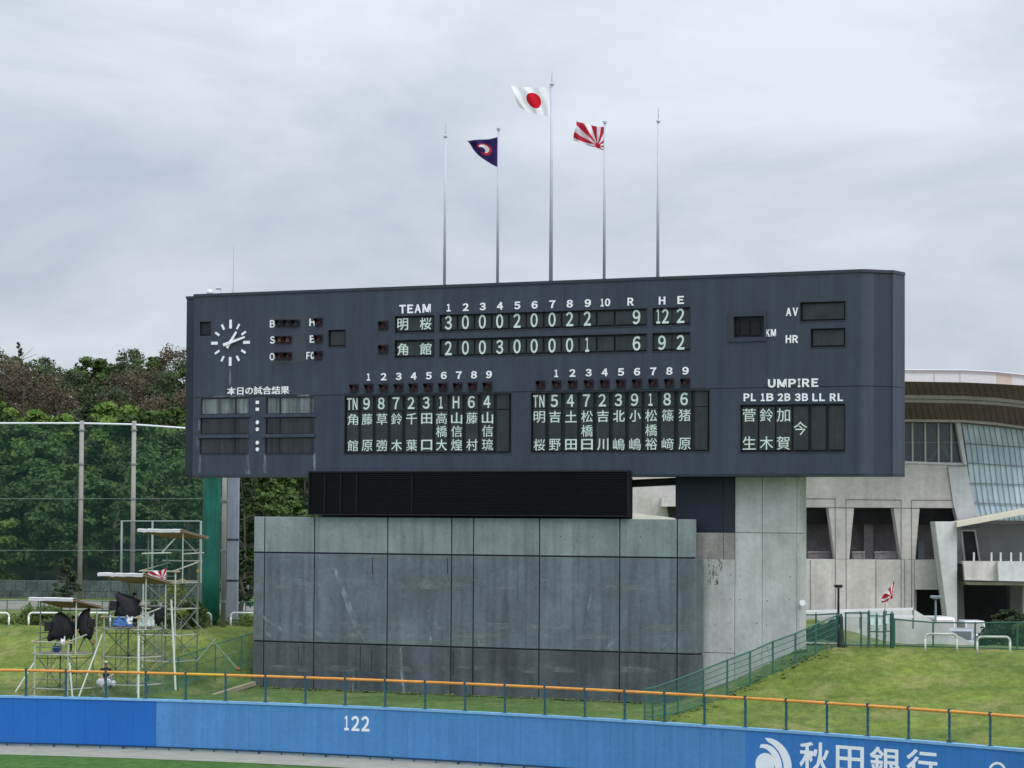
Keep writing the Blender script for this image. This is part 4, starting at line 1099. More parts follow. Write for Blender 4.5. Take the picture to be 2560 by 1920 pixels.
# joints / inset frames
def joint(pts, wpx=1.3, Y=AY, mt=m_ajoint):
    for (x0, y0), (x1, y1) in zip(pts[:-1], pts[1:]):
        a, b = at(x0, y0, Y-.03), at(x1, y1, Y-.03); mb = MB(); mb.tube(a, b, wpx/2/37, n=4); mb.build('joint', mt, ar)
for p in ([(2016, 1246.5), (2088, 1247), (2089, 1540)], [(2253, 1540), (2253, 1250), (2115, 1248.5), (2116, 1540)], [(2279, 1540), (2279, 1250), (2380, 1250.5)],
          [(2368, 1167), (2390, 1300)], [(2026, 1400), (2026, 1530)], [(2190, 1400), (2190, 1530)], [(2262, 1400), (2262, 1530)], [(1830, 1160), (1830, 1265)]): joint(p)
pr('ledge', [(2258, 1152.5), (2409, 1158), (2410, 1163.5), (2258, 1158)], AY-.12, .11, m_acon2)
# upper windows
xsm = [2200, 2247, 2281, 2313, 2346, 2378, 2396]
for i in range(len(xsm)-1):
    for (y0, y1) in ((1056, 1105), (1107.5, 1155)):
        tl = 9 if i == 5 and y0 > 1100 else (0 if i < 5 else 0)
        pr('window_pane', [(xsm[i]+2, y0), (xsm[i+1]-2, y0), (xsm[i+1]-2+tl, y1), (xsm[i]+2, y1)], AY+.5, .05, m_glD)
for x in xsm[1:-1]: pr('window_mullion', [(x-2, 1056), (x+2, 1056), (x+3, 1156), (x-1, 1156)], AY+.25, .2, m_mulw)
pr('window_transom', [(2200, 1105), (2400, 1105.5), (2400, 1107.3), (2200, 1106.8)], AY+.35, .1, m_mul)
pr('inner_brace', [(2322, 1070), (2328, 1068), (2385, 1150), (2372, 1152)], AY+.47, .02, mat('brace_seen_through_glass', (.13, .17, .17), .3, .1, 1))
pr('inner_brace', [(2385, 1072), (2378, 1076), (2318, 1150), (2330, 1152)], AY+.475, .02, MATS['brace_seen_through_glass'])
pr('raking_column', [(2390, 1056), (2402, 1056), (2418, 1163), (2409, 1160)], AY-.4, .8, m_acon2, .02)
# glazed wall, tilted mullions
rows = [(1058, 1074), (1108, 1118), (1156, 1166), (1207, 1212), (1256, 1261), (1300, 1303)]
def gy(i, x): return rows[i][0]+(rows[i][1]-rows[i][0])*(x-2403)/157
def gx(j, i): return 2404+13.6*j+[0, 9, 15, 21, 28, 39][i]
for j in range(0, 18):
    for i in range(5):
        q = [(gx(j, i)+.8, 0, i), (gx(j+1, i)-.8, 0, i), (gx(j+1, i+1)-.8, 0, i+1), (gx(j, i+1)+.8, 0, i+1)]
        pr('glass_pane', [(x, gy(k, x)+(1 if n_ < 2 else -1)) for n_, (x, _, k) in enumerate(q)], AY+.1, .04, m_glL)
for j in range(0, 19):
    pts = [(gx(j, i), gy(i, gx(j, i))) for i in range(6)]
    mb = MB(); mb.path([at(x, y, AY+.03) for x, y in pts], .026, 4); mb.build('glazing_bar', m_mul, ar)
for i in range(0, 6):
    mb = MB(); mb.path([at(x, gy(i, x), AY-.02) for x in (gx(0, i)-1, gx(9, i), gx(18, i))], .04, 4); mb.build('glazing_rail', m_mul, ar)
pr('glazing_backing', [(2400, 1056), (2700, 1080), (2700, 1310), (2440, 1310), (2418, 1160)], AY+.4, .2, m_aint)
pr('raking_edge_wall', [(2418, 1166), (2425, 1210), (2443, 1290), (2395, 1303), (2384, 1262), (2370, 1170)], AY-.15, .14, m_acon2)
pr('canopy_beam', [(2392, 1304), (2400, 1303), (2560, 1272), (2700, 1244), (2700, 1260), (2560, 1287), (2400, 1317), (2392, 1318)], AY-3.5, 3.0, m_cream, .02)
# right bay
for k in range(20):
    y = 1296+k*5.6; pr('siding_board', [(2395, y), (2700, y), (2700, y+5.0), (2395, y+5.0)], AY+1.5+(.0), .1, m_sid)
pr('siding_backing', [(2393, 1285), (2700, 1285), (2700, 1412), (2393, 1412)], AY+1.62, .2, m_dark)
pr('side_reveal', [(2393, 1318), (2403, 1318), (2412, 1560), (2393, 1560)], AY+.9, .5, m_sid)
fx = [(2403, 1325), (2440, 1325)]
for p in ([(2402, 1324), (2406, 1324), (2414, 1402), (2408, 1402)], [(2406, 1324), (2440, 1324), (2440, 1328), (2406.5, 1328)], [(2436, 1328), (2440, 1328), (2452, 1402), (2447, 1402)]): pr('door_frame', p, AY+1.2, .12, m_mulw)
pr('doorway', [(2407, 1329), (2436, 1329), (2446, 1402), (2414, 1402)], AY+1.35, .1, m_dark)
for x in (2435, 2479, 2502, 2528, 2552, 2576, 2600, 2624): pr('balcony_post', [(x-2.2, 1381), (x+2.2, 1381), (x+2.2, 1404), (x-2.2, 1404)], AY-3.3, .12, m_mulw)
pr('balcony_wall', [(2408, 1403), (2494, 1403), (2496, 1452), (2413, 1450)], AY-3.6, .5, m_acon)
pr('balcony_wall', [(2494.5, 1403), (2700, 1405), (2700, 1456), (2497, 1452)], AY-4.2, .9, m_acon2)
pr('balcony_slab', [(2415, 1455), (2700, 1459), (2700, 1465), (2420, 1462)], AY-3.0, 4.0, m_acon)
pr('balcony_floor', [(2408, 1404), (2700, 1406), (2700, 1412), (2408, 1410)], AY-3.0, 5.0, m_acon)
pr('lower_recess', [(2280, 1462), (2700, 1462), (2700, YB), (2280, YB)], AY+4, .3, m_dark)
pr('lower_recess_side', [(2287, 1474.3), (2291, 1474.3), (2291, YB), (2287, YB)], AY+.2, 3.7, m_aint)
pr('lower_pillar', [(2525, 1463), (2553, 1463), (2553, YB), (2525, YB)], AY+1.8, 1.2, m_sid)
pr('lower_pillar', [(2557, 1463), (2575, 1463), (2575, YB), (2557, YB)], AY-1.0, 1.2, m_acon2)
pr('buttress', [(2337, 1304), (2393, 1304), (2393, 1470), (2393, 1580), (2372, 1580), (2362, 1500), (2349, 1400)], AY-2.5, 2.3, m_acon2, .03)
# curved roof: fascia, soffit, band, soffit, windows below
rx = [1760, 2000, 2150, 2264, 2340, 2412, 2450, 2490, 2530, 2560, 2620, 2680]
def rc_(x, y0, y1, y2, y3): return float(np.interp(x, [1760, 2264, 2412, 2490, 2560, 2680], [y0-2, y0, y1, y2, y3, y3+(y3-y2)*2.4]))
def ruled(name, fa, Ya, fb, Yb, mt, i0, i1, th=0):
    mb = MB(); vs = []
    for i in range(i0, i1+1): vs += [at(rx[i], fa(rx[i]), Ya), at(rx[i], fb(rx[i]), Yb)]
    mb.add(vs, [(2*k, 2*k+2, 2*k+3, 2*k+1) for k in range(i1-i0)]); o = mb.build(name, mt, ar, fix=False)
    return o
f0 = lambda x: rc_(x, 924.5, 925.5, 929.5, 937); f0b = lambda x: rc_(x, 929, 930, 934, 941.5)
f1 = lambda x: rc_(x, 953.5, 956, 959.5, 963.5); f2 = lambda x: rc_(x, 987, 989.5, 994, 1002); f2m = lambda x: rc_(x, 996, 998.5, 1003, 1010.5); f3 = lambda x: rc_(x, 1005.5, 1008.5, 1012.5, 1019.5)
f4 = lambda x: rc_(x, 1048, 1049.5, 1056, 1066); f5 = lambda x: rc_(x, 1054, 1056, 1063, 1072)
for i in range(len(rx)-1):
    ruled('fascia_panel', f0b, 194, f1, 194, m_fas2 if 2465 < rx[i+1] and i % 2 else m_fas, i, i+1)
ruled('roof_edge_trim', f0, 193.9, f0b, 193.9, mat('roof_trim_mauve', (.30, .24, .27), .5, .1, 1), 0, len(rx)-1)
ruled('roof_top', lambda x: f0(x)-0, 194, lambda x: f0(x)-1.2, 205, m_fas, 0, len(rx)-1)
ruled('soffit', f1, 194, f2, 196.5, m_soff, 0, len(rx)-1)
ruled('roof_band', f2, 196.5, f2m, 196.5, m_band, 0, len(rx)-1)
ruled('roof_band', f2m, 196.5, lambda x: f2m(x)+1, 196.8, m_soff2, 0, len(rx)-1)
ruled('roof_band', lambda x: f2m(x)+1, 196.8, f3, 196.8, m_band, 0, len(rx)-1)
ruled('soffit', f3, 196.8, f4, 199.2, m_soff, 0, len(rx)-1)
ruled('roof_band', f4, 199.2, f5, 199.2, m_band, 0, len(rx)-1)
ruled('window_head', f5, 199.2, lambda x: f5(x)+3, 200.4, m_soff, 0, len(rx)-1)
for (fa, Ya, fb, Yb, sp_) in ((f1, 194, f2, 196.5, 17), (f3, 196.8, f4, 199.2, 15.5)):
    x = 2262
    while x < 2700:
        a, b = at(x-8, fa(x-8)+.4, Ya+.02), at(x+2, fb(x+2)+.2, Yb-.02); mb = MB(); mb.tube(a, b, .018, n=4); mb.build('soffit_joint', m_soff2, ar); x += sp_
for x in (2336, 2401):
    mb = MB(); mb.tube(at(x, f0b(x), 193.95), at(x, f1(x), 193.95), .02, n=4); mb.build('fascia_joint', m_band, ar)
pr('rear_mass', [(1520, 1100), (2400, 1060), (2700, 1000), (2700, 1620), (1520, 1620)], AY+6, 25, m_acon)
# concrete seen through the gap under the board
pr('gap_ledge', [(1560, 1279), (1700, 1297), (1700, 1312), (1560, 1312)], 172, 1.5, mat('ledge_white', (.66, .64, .58), .7, .1, 1))  # off-white ledge in one plain colour
pr('gap_block', [(1655, 1243), (1720, 1243), (1720, 1266), (1655, 1266)], AY-2.2, 2.1, m_acon)
pr('gap_void', [(1668, 1266.5), (1730, 1266.5), (1730, 1295), (1672, 1295)], AY-.05, .04, m_dark)

# ramp wall with its white guard rails
mb = MB(); mb.prism([at(x, y, 176) for x, y in ((1990, 1536), (2283, 1522), (2326, 1549), (2436, 1611), (2448, 1690), (1990, 1690))], (0, .5, 0))
rw = tag(mb.build('ramp_wall', m_acon2), 'pale concrete ramp wall sloping down behind the bank-top gate', 'wall')
gr = empty('guard_rail', at(2014, 1540, 174), 0, 'pair of long white guard rails running in front of the arena wall', 'railing')
m_gw = mat('guard_white', (.72, .73, .80), .4, .05, 1)
for (y0, y1, x0) in ((1529, 1522, 2000), (1537, 1541.5, 2000)):
    a, b = at(x0, y0, 174), at(2283, y1, 174); mb = MB(); mb.box(0, 1, -.04, .04, -.07, .07, fn=lambda X, Y, Z: a+(b-a)*X+Vector((0, Y, Z))); mb.build('beam', m_gw, gr)
mb = MB(); mb.tube(at(2283, 1521, 174.1), at(2283, 1572, 174.1), .06); mb.build('post', m_mul, gr)
for x in (2040, 2150, 2215): mb = MB(); mb.tube(at(x, 1527, 174.1), at(x, 1572, 174.1), .05); mb.build('post', m_mul, gr)
# lamp posts
for (x, yt, yb, Y, x0, x1, lb, mt) in ((2096, 1466, 1560, 170, 2086, 2106, 'black T-shaped park lamp standing before the arena wall', m_blk), (2339, 1493, 1600, 179, 2326, 2354, 'grey T-shaped park lamp in front of the dark archway', m_mul)):
    P = at(x, yb, Y); Q = at(x, yt, Y); o = empty('park_lamp', P, 0, lb, 'lamp post')
    mb = MB(); mb.tube(P, (P.x, P.y, Q.z), .075, .06, n=10); mb.build('pole', mt, o)
    a, b = at(x0, yt, Y), at(x1, yt, Y); mb = MB(); mb.box(a.x, b.x, Y-.2, Y+.2, a.z-.06, a.z+.10); bevel(mb.build('lamp_head', mt, o), .03)
    mb = MB(); mb.box(a.x+.1, b.x-.1, Y-.16, Y+.16, a.z-.10, a.z-.06); mb.build('lens', m_mul, o)

# ------------------------------------------------------------------ cars
m_gls = mat('car_glass', (.03, .035, .045), .08, .1, 1, spec=.7); m_tyre = mat('tyre', (.015, .015, .015), .8, .1, 2); m_rim = mat('rim', (.4, .4, .42), .35, .1, 2, metal=.6)
m_lightc = mat('car_headlight', (.6, .62, .65), .15, .05, 2); m_tail = mat('car_taillight', (.35, .02, .02), .2, .05, 2)
def car(name, label, loc, rz, Ln, Wd, Ht, paint, boxy=False):
    o = empty(name, loc, rz, label, 'car' if not boxy else 'van', 'cars parked beyond the right bank')
    h1 = Ht*.55
    pf = [(-Ln/2, .25), (Ln/2, .25), (Ln/2, h1*.85), (Ln/2-.15, h1), (-Ln/2+.1, h1), (-Ln/2, h1*.9)]
    mb = MB(); mb.prism([(x, -Wd/2, z) for x, z in pf], (0, Wd, 0)); bevel(mb.build('body', paint, o, local=True), .07, 3)
    if boxy: cab = [(-Ln/2+.05, h1), (Ln/2-.65, h1), (Ln/2-1.0, Ht-.06), (Ln/2-1.2, Ht), (-Ln/2+.15, Ht)]
    else: cab = [(-Ln/2+.45, h1), (Ln/2-1.1, h1), (Ln/2-1.75, Ht-.04), (-Ln/2+1.3, Ht), (-Ln/2+.9, Ht-.1)]
    mb = MB(); mb.prism([(x, -Wd/2+.09, z) for x, z in cab], (0, Wd-.18, 0)); bevel(mb.build('cabin', paint, o, local=True), .06, 3)
    cz0, cz1 = h1+.05, Ht-.16
    for s in (-1, 1):
        x0, x1 = (-Ln/2+.3, Ln/2-1.15) if boxy else (-Ln/2+1.0, Ln/2-1.7)
        mb = MB(); mb.box(x0, x1, s*(Wd/2-.095), s*(Wd/2-.075), cz0, cz1); mb.build('side_window', m_gls, o, local=True)
        for xx in (-Ln/2+.65, Ln/2-.65):
            mb = MB(); mb.tube((xx, s*(Wd/2-.18), .3), (xx, s*(Wd/2+.005), .3), .3, n=18); wh = mb.build('wheel', m_tyre, o, local=True)
            mb = MB(); mb.tube((xx, s*(Wd/2-.02), .3), (xx, s*(Wd/2+.02), .3), .18, n=14); mb.build('rim', m_rim, wh, local=True)
        mb = MB(); mb.box(Ln/2-.06, Ln/2+.012, s*(Wd/2-.36)-.14, s*(Wd/2-.36)+.14, h1*.68, h1*.86); mb.build('headlight', m_lightc, o, local=True)
        mb = MB(); mb.box(-Ln/2-.012, -Ln/2+.05, s*(Wd/2-.18)-.09, s*(Wd/2-.18)+.09, h1*.6, h1*.95); mb.build('taillight', m_tail, o, local=True)
        mb = MB(); mb.box(Ln/2-1.25, Ln/2-1.05, s*(Wd/2+.02), s*(Wd/2+.2), h1+.02, h1+.18); mb.build('door_mirror', paint, o, local=True)
    xa, xb = (Ln/2-.67, Ln/2-.98) if boxy else (Ln/2-1.12, Ln/2-1.68)
    mb = MB(); mb.hexa([(xa-.02, -Wd/2+.2, cz0), (xa+.03, -Wd/2+.2, cz0), (xa+.03, Wd/2-.2, cz0), (xa-.02, Wd/2-.2, cz0), (xb, -Wd/2+.2, cz1), (xb+.05, -Wd/2+.2, cz1), (xb+.05, Wd/2-.2, cz1), (xb, Wd/2-.2, cz1)]); mb.build('windscreen', m_gls, o, local=True)
    xr = -Ln/2+.04 if boxy else -Ln/2+.5; xr2 = -Ln/2+.10 if boxy else -Ln/2+.86
    mb = MB(); mb.hexa([(xr-.03, -Wd/2+.22, cz0), (xr+.02, -Wd/2+.22, cz0), (xr+.02, Wd/2-.22, cz0), (xr-.03, Wd/2-.22, cz0), (xr2-.05, -Wd/2+.22, cz1), (xr2, -Wd/2+.22, cz1), (xr2, Wd/2-.22, cz1), (xr2-.05, Wd/2-.22, cz1)]); mb.build('rear_window', m_gls, o, local=True)
    return o
m_cw = mat('car_white', (.62, .64, .68), .25, .03, 1, spec=.5); m_cs = mat('car_silver', (.40, .42, .48), .25, .03, 1, spec=.5)
CPZ = 2.7
def cpl(px, Y): P = at(px, 1580, Y); return Vector((P.x, P.y, CPZ))
car('parked_car', 'tall white car whose roof shows above the sloping ramp wall', cpl(2350, 184), R(-84), 4.4, 1.45, 2.05, m_cw, True)
car('parked_car', 'silver car with dark windows right of the ramp wall', cpl(2402, 180), R(-100), 4.2, 1.7, 1.5, m_cs)
car('parked_van', 'small white van facing the bank beside the dark hedge', cpl(2432, 187), R(-88), 3.4, 1.45, 1.72, m_cw, True)

# ------------------------------------------------------------------ FOLIAGE
def leafmat(name, c1, c2, per=.18): return mat(name, c1, .7, .1, .9, col2=c2, perobj=per, trans=.25, spec=.15, fine=.25)
m_lf = leafmat('leaf_green', (.035, .075, .025), (.100, .165, .045)); m_lb = leafmat('leaf_bright', (.080, .155, .030), (.165, .250, .055))
m_pn = leafmat('needle_dark', (.020, .038, .020), (.055, .085, .036)); m_dd = leafmat('needle_dead', (.082, .070, .045), (.145, .116, .074)); m_ln = leafmat('needle_olive', (.050, .075, .036), (.105, .130, .060))
m_yl = leafmat('leaf_yellow_green', (.17, .24, .035), (.28, .34, .07)); m_brk = mat('bark', (.11, .095, .08), .9, .25, 3, bump=.5, bscale=12)
def leaf_cloud(clumps, per, size, up_=.35, flat=.6, rs=None):
    """clumps: (x, y, z, r)  -> vertex, face arrays of small quads"""
    rs = rs or np.random.RandomState(1); V, Fc = [], []; n = 0
    C = np.repeat(np.array(clumps), per, axis=0); m_ = len(C)
    d = rs.normal(size=(m_, 3)); d /= np.linalg.norm(d, axis=1)[:, None]; rad = C[:, 3]*rs.uniform(.45, 1.05, m_)
    P = C[:, :3]+d*rad[:, None]*np.array([1, 1, flat])
    nrm = d*.6+rs.normal(size=(m_, 3))*.5+np.array([0, 0, up_]); nrm /= np.linalg.norm(nrm, axis=1)[:, None]
    a = np.cross(nrm, rs.normal(size=(m_, 3))); a /= np.linalg.norm(a, axis=1)[:, None]; b = np.cross(nrm, a)
    s = size*rs.uniform(.6, 1.3, m_)[:, None]; k = rs.uniform(.45, .8, m_)[:, None]
    Q = np.stack([P-a*s, P+b*s*k, P+a*s, P-b*s*k], 1).reshape(-1, 3)
    return Q, np.arange(m_*4).reshape(-1, 4)
def leaf_mesh(name, clumps, per, size, mt, seed=1, **k):
    Q, Fq = leaf_cloud(clumps, per, size, rs=np.random.RandomState(seed), **k)
    me = bpy.data.meshes.new(name); me.from_pydata(Q.tolist(), [], Fq.tolist()); me.materials.append(mt); me.update(); return me
def crown_broad(seed, w, h, n=46, cr=.30):
    r = random.Random(seed); cl = []
    for i in range(n):
        t = r.uniform(0, 1)**.8; z = h*(.22+.76*t); wr = w*math.sqrt(max(.05, 1-((t-.42)/.62)**2)); a = r.uniform(0, 2*math.pi); q = wr*math.sqrt(r.uniform(.15, 1))
        cl.append((q*math.cos(a), q*math.sin(a), z+r.uniform(-.3, .3), r.uniform(.75, 1.35)*w*cr))
    return cl
def crown_conic(seed, w, h, n=44, sparse=1.0):
    r = random.Random(seed); cl = []
    for i in range(n):
        t = i/n; z = h*(.25+.75*t); wr = w*(1-t)**.75*r.uniform(.35, 1.1); a = r.uniform(0, 2*math.pi)
        cl.append((wr*math.cos(a), wr*math.sin(a), z, w*.24*(1.1-.6*t)*sparse))
    return cl
def trunk_mesh(h, r_, seed, limbs=5, top=.85):
    r = random.Random(seed); mb = MB(); pts = []
    for k in range(6): pts.append(Vector((r.uniform(-.12, .12)*k*.5, r.uniform(-.12, .12)*k*.5, h*top*k/5)))
    for k in range(5): mb.tube(pts[k], pts[k+1], r_*(1-k*.16), r_*(1-(k+1)*.16), n=7)
    for i in range(limbs):
        k = r.randint(2, 4); a = r.uniform(0, 2*math.pi); ln = h*r.uniform(.14, .24)
        mb.tube(pts[k], pts[k]+Vector((math.cos(a)*ln, math.sin(a)*ln, ln*r.uniform(.3, .9))), r_*.35, r_*.08, n=5)
    return mb.mesh('trunk', m_brk)
kinds = {}
def make_kind(key, mt, h, w, conic, seed, per, size, sparse=1.0, n=46, flat=.6, limbs=6, cr=.30):
    cl = crown_conic(seed, w, h, n, sparse) if conic else crown_broad(seed, w, h, n, cr)
    kinds[key] = (leaf_mesh('crown', cl, per, size, mt, seed, flat=flat), trunk_mesh(h, .16 if conic else .2, seed, limbs, .97 if conic else .8))
for i in range(3): make_kind('green%d' % i, m_lf, 8.5, 3.3, False, 10+i, 105, .24, n=40, flat=.5, cr=.25)
for i in range(2): make_kind('bright%d' % i, m_lb, 7.5, 3.3, False, 20+i, 105, .24, n=40, flat=.5, cr=.25)
for i in range(2): make_kind('pine%d' % i, m_pn, 11, 2.6, True, 30+i, 48, .17, n=50, flat=.35)
for i in range(2): make_kind('olive%d' % i, m_ln, 9.0, 2.7, False, 40+i, 46, .17, n=60, flat=.6, limbs=9)
for i in range(3): make_kind('dead%d' % i, m_dd, 9.0, 2.8, False, 50+i, 42, .15, n=56, flat=.8, limbs=12)
def hill(X, Y):
    base = 4.4+15.5*ss(224, 306, Y)
    fall = ss(10, -6, X) if X > -6 else 1
    fall = 1-ss(-10, 6, X)
    return 4.4+(base-4.4)*fall+.6*math.sin(X*.21+1)*ss(240, 280, Y)
sheet('hill', lambda x, y: (x, y, hill(x, y)), list(np.linspace(-140, 12, 60)), list(np.linspace(214, 380, 50)), mat('forest_floor', (.030, .038, .020), .95, .3, .5))
TL = {'green': 'dense green broadleaf tree in the wood behind the tall net', 'bright': 'fresh bright green broadleaf tree low on the wooded hill', 'pine': 'dark green pine in the wood left of the scoreboard',
      'olive': 'thin olive green pine on the wooded hilltop against the sky', 'dead': 'brown withered pine on the wooded hill above the net'}
def plant_tree(key, x, y, z, s, sz=1.0, label=None, group='trees of the wood on the left hill', cat='tree', name=None):
    kk = key[:-1]
    o = empty(name or {'green': 'broadleaf_tree', 'bright': 'broadleaf_tree', 'pine': 'pine_tree', 'olive': 'pine_tree', 'dead': 'dead_pine_tree'}[kk], (x, y, z), random.uniform(0, 6.28), label or TL[kk], cat, group)
    o.scale = (s, s, s*sz); cr_, tk = kinds[key]; link('crown', cr_, o); link('trunk', tk, o); return o
make_kind('snag0', m_dd, 11, 1.6, True, 61, 30, .13, n=34, flat=.8, limbs=20); make_kind('snag1', m_ln, 11, 1.5, True, 62, 34, .13, n=34, flat=.6, limbs=16)
rr = random.Random(5)
for row in range(13):
    Y = 227+row*7.0
    span = np.arange(-1480+row*14, 300, 1)
    step = 4.7
    x = -.185*Y*1.06 - 4 + (row % 2)*2.2
    while x < -.055*Y:
        X = x+rr.uniform(-.9, .9); YY = Y+rr.uniform(-2, 2); z = hill(X, YY)-.2
        px = 1280+F*X/YY
        if row < 5: k = rr.choice(['green0', 'green1', 'green2', 'green0', 'bright0', 'pine0'])
        elif row < 7: k = rr.choice(['green1', 'bright0', 'bright1', 'bright1', 'green2', 'bright0'])
        elif row < 10: k = rr.choice(['dead0', 'dead1', 'olive0', 'dead2', 'olive0', 'olive1', 'green1'] if px < 400 else ['olive0', 'green2', 'dead1', 'olive1']) if px > 110 else rr.choice(['green2', 'olive0', 'dead1', 'bright1'])
        else: k = rr.choice(['dead2', 'olive1', 'olive0', 'olive1', 'olive0', 'green0'])
        s = rr.uniform(.82, 1.15)
        if row >= 7: s *= .82
        if row >= 11 and px < 120: s *= .86
        if row == 12: s *= rr.uniform(.8, 1.06)
        where = 'in the wood front row' if row < 3 else 'low on the slope' if row < 6 else 'half way up the slope' if row < 10 else 'on the hilltop'
        side = 'left of the left net pole' if px < 185 else 'between the two net poles' if px < 335 else 'right of the right net pole' if px < 455 else 'behind the scoreboard left end' if px < 640 else 'behind the louvred panel'
        plant_tree(k, X, YY, z, s, rr.uniform(.9, 1.12), {'green': 'dense green broadleaf tree', 'bright': 'bright green broadleaf tree', 'pine': 'dark green pine', 'olive': 'thin olive green pine', 'dead': 'brown withered pine'}[k[:-1]]+' '+where+', '+side)
        x += (step if row < 7 else 3.4)*rr.uniform(.8, 1.15)
for i, px in enumerate((44, 70, 118, 150, 190, 236, 262, 300, 346, 372, 418, 440)):
    Y = 304+rr.uniform(-6, 6); X = (px-1280)/F*Y; k = rr.choice(['snag0', 'snag1'])
    plant_tree(k, X, Y, hill(X, Y)-.5-rr.uniform(0, 2.2), rr.uniform(.66, .86), 1, 'thin %s pine top, %s from the left on the skyline' % ('withered' if k == 'snag0' else 'sparse', ('first', 'second', 'third', 'fourth', 'fifth', 'sixth', 'seventh', 'eighth', 'ninth', 'tenth', 'eleventh', 'twelfth')[i]), name='slender_pine')
# two small dark conifers nearer, and the right one beside the grey column
make_kind('shrubpine0', m_pn, 4.0, 1.25, True, 71, 40, .13, n=40, flat=.4, limbs=8)
P = at(165, 1500, 196); plant_tree('shrubpine0', P.x, P.y, 4.5, .85, 1.0, 'small dark conifer beside the left net pole', None, name='small_conifer')
P = at(604, 1540, 172); plant_tree('shrubpine0', P.x, P.y, 4.5, 1.12, .95, 'dark spreading conifer between the grey column and the painted base', None, name='small_conifer')
make_kind('sapling0', m_yl, 2.6, .75, False, 81, 34, .10, n=22, flat=.8); make_kind('bush0', leafmat('leaf_weed', (.075, .125, .035), (.14, .20, .06)), 1.6, 1.0, False, 82, 60, .09, n=26, flat=.8)
P = at(440, 1560, 160); plant_tree('sapling0', P.x, P.y, 4.5, 1.05, 1.0, 'yellow green sapling on the left bank top behind the middle scaffold', None, name='sapling')
for i, (px, Y, s, lb) in enumerate(((405, 160.5, .95, 'leafy bush just left of the sapling foot on the bank top'), (462, 161, 1.05, 'leafy bush between the sapling and the green column'), (500, 162, .75, 'low bush at the foot of the green wrapped column'), (95, 164.5, .6, 'weedy bush under the canopy of the nearest scaffold'))):
    P = at(px, 1560, Y); plant_tree('bush0', P.x, P.y, 4.45, s, .95, lb, None, 'bush', name='bush')
# weeds along the left bank top
cl = []
for i in range(420):
    px = rr.uniform(-60, 660); Y = rr.uniform(163.6, 169); P = at(px, 1560, Y); cl.append((P.x, P.y, 4.6+rr.uniform(.0, .45), rr.uniform(.18, .42)))
for i in range(40):
    px = rr.uniform(60, 160); P = at(px, 1560, 165+rr.uniform(-1, 1)); cl.append((P.x, P.y, 5.0+rr.uniform(0, .6), .3))
o = link('weeds', leaf_mesh('weeds', cl, 22, .085, kinds['bush0'][0].materials[0], 9, flat=.7), None, 'stuff'); tag(o, 'tangled green weeds along the left bank top', 'weeds')
# grass tufts on the banks near fences (uneven fringe)
cl = []
for i in range(1500):
    X = rr.uniform(-26, 24); yw = Yw(X); 
    if rr.random() < .45: Y = yw+rr.uniform(.5, 2.5)
    else: continue
    u, w_ = uw((X, Y))
    if ju[0]-.3 < u < uS+.3 and w_ > -.3: continue
    cl.append((X, Y, terrain(X, Y)+.02, rr.uniform(.10, .22)))
for px, yb in [(a, c) for a, b, c in fr]:
    Q = on_line(px)
    for k in range(14):
        X, Y = Q.x+rr.uniform(-.9, .5), Q.y+rr.uniform(-1.4, 1.4); Y = max(Y, Yw(X)+1.2); cl.append((X, Y, terrain(X, Y)+.02, rr.uniform(.06, .16)))
for k in range(260):
    P = W3(rr.uniform(ju[-1], uS+.4), WB-rr.uniform(.05, .5), 0); cl.append((P.x, P.y, terrain(P.x, P.y)+.03, rr.uniform(.08, .18)))
    u = rr.uniform(ju[0], ju[-1]); P = W3(u, BW-rr.uniform(.05, .35), 0); cl.append((P.x, P.y, terrain(P.x, P.y)+.02, rr.uniform(.05, .12)))
o = link('grass_tufts', leaf_mesh('grass_tufts', cl, 12, .07, leafmat('tuft_green', (.11, .165, .04), (.17, .22, .06), 0), 12, flat=.5, up_=1.6), None, 'stuff'); tag(o, 'longer grass tufts along fences and walls', 'grass')
# hedge and cloud-pruned pine on the right
cl = []
for i in range(150):
    px = rr.uniform(2452, 2660); Y = 158+rr.uniform(-1.2, 1.2); P = at(px, 1600, Y)
    hh = np.interp(px, [2450, 2475, 2560, 2660], [.9, 1.9, 2.1, 2.0]); cl.append((P.x, P.y, 2.6+rr.uniform(.1, 1)*(hh+.8), .34))
hd = empty('hedge', at(2520, 1625, 158), 0, 'dark clipped hedge behind the fence at the right edge', 'hedge')
mh = leaf_mesh('hedge_leaves', [(a-hd.location.x, b-hd.location.y, c-hd.location.z, d) for a, b, c, d in cl], 55, .10, m_pn, 14, flat=.8); link('foliage', mh, hd)
P0 = at(2508, 1600, 160); pn = empty('cloud_pruned_pine', Vector((P0.x, P0.y, 2.7)), 0, 'cloud pruned garden pine rising above the hedge at the right', 'tree')
cl = []
for (px, y, r_) in ((2525, 1530, .55), (2505, 1541, .5), (2545, 1541, .55), (2560, 1548, .5), (2495, 1553, .4), (2530, 1552, .5), (2550, 1560, .45), (2578, 1556, .5)):
    Q = at(px, y, 160)
    for k in range(5): cl.append((Q.x-P0.x+rr.uniform(-.4, .4), rr.uniform(-.4, .4), Q.z-2.7+rr.uniform(-.05, .08), r_*.55))
link('foliage', leaf_mesh('pine_pads', cl, 60, .09, m_pn, 15, flat=.35), pn)
mb = MB(); mb.path([(0, 0, 0), (.1, 0, .8), (-.05, 0, 1.5), (.3, 0, 2.2), (.35, 0, 2.6)], .09, 7); mb.build('trunk', m_brk, pn, local=True)
P = at(2572, 1570, 156); plant_tree('bush0', P.x, P.y, 2.9, 1.1, 1.4, 'bright green bush at the right edge of the photo', None, 'bush', name='bush')

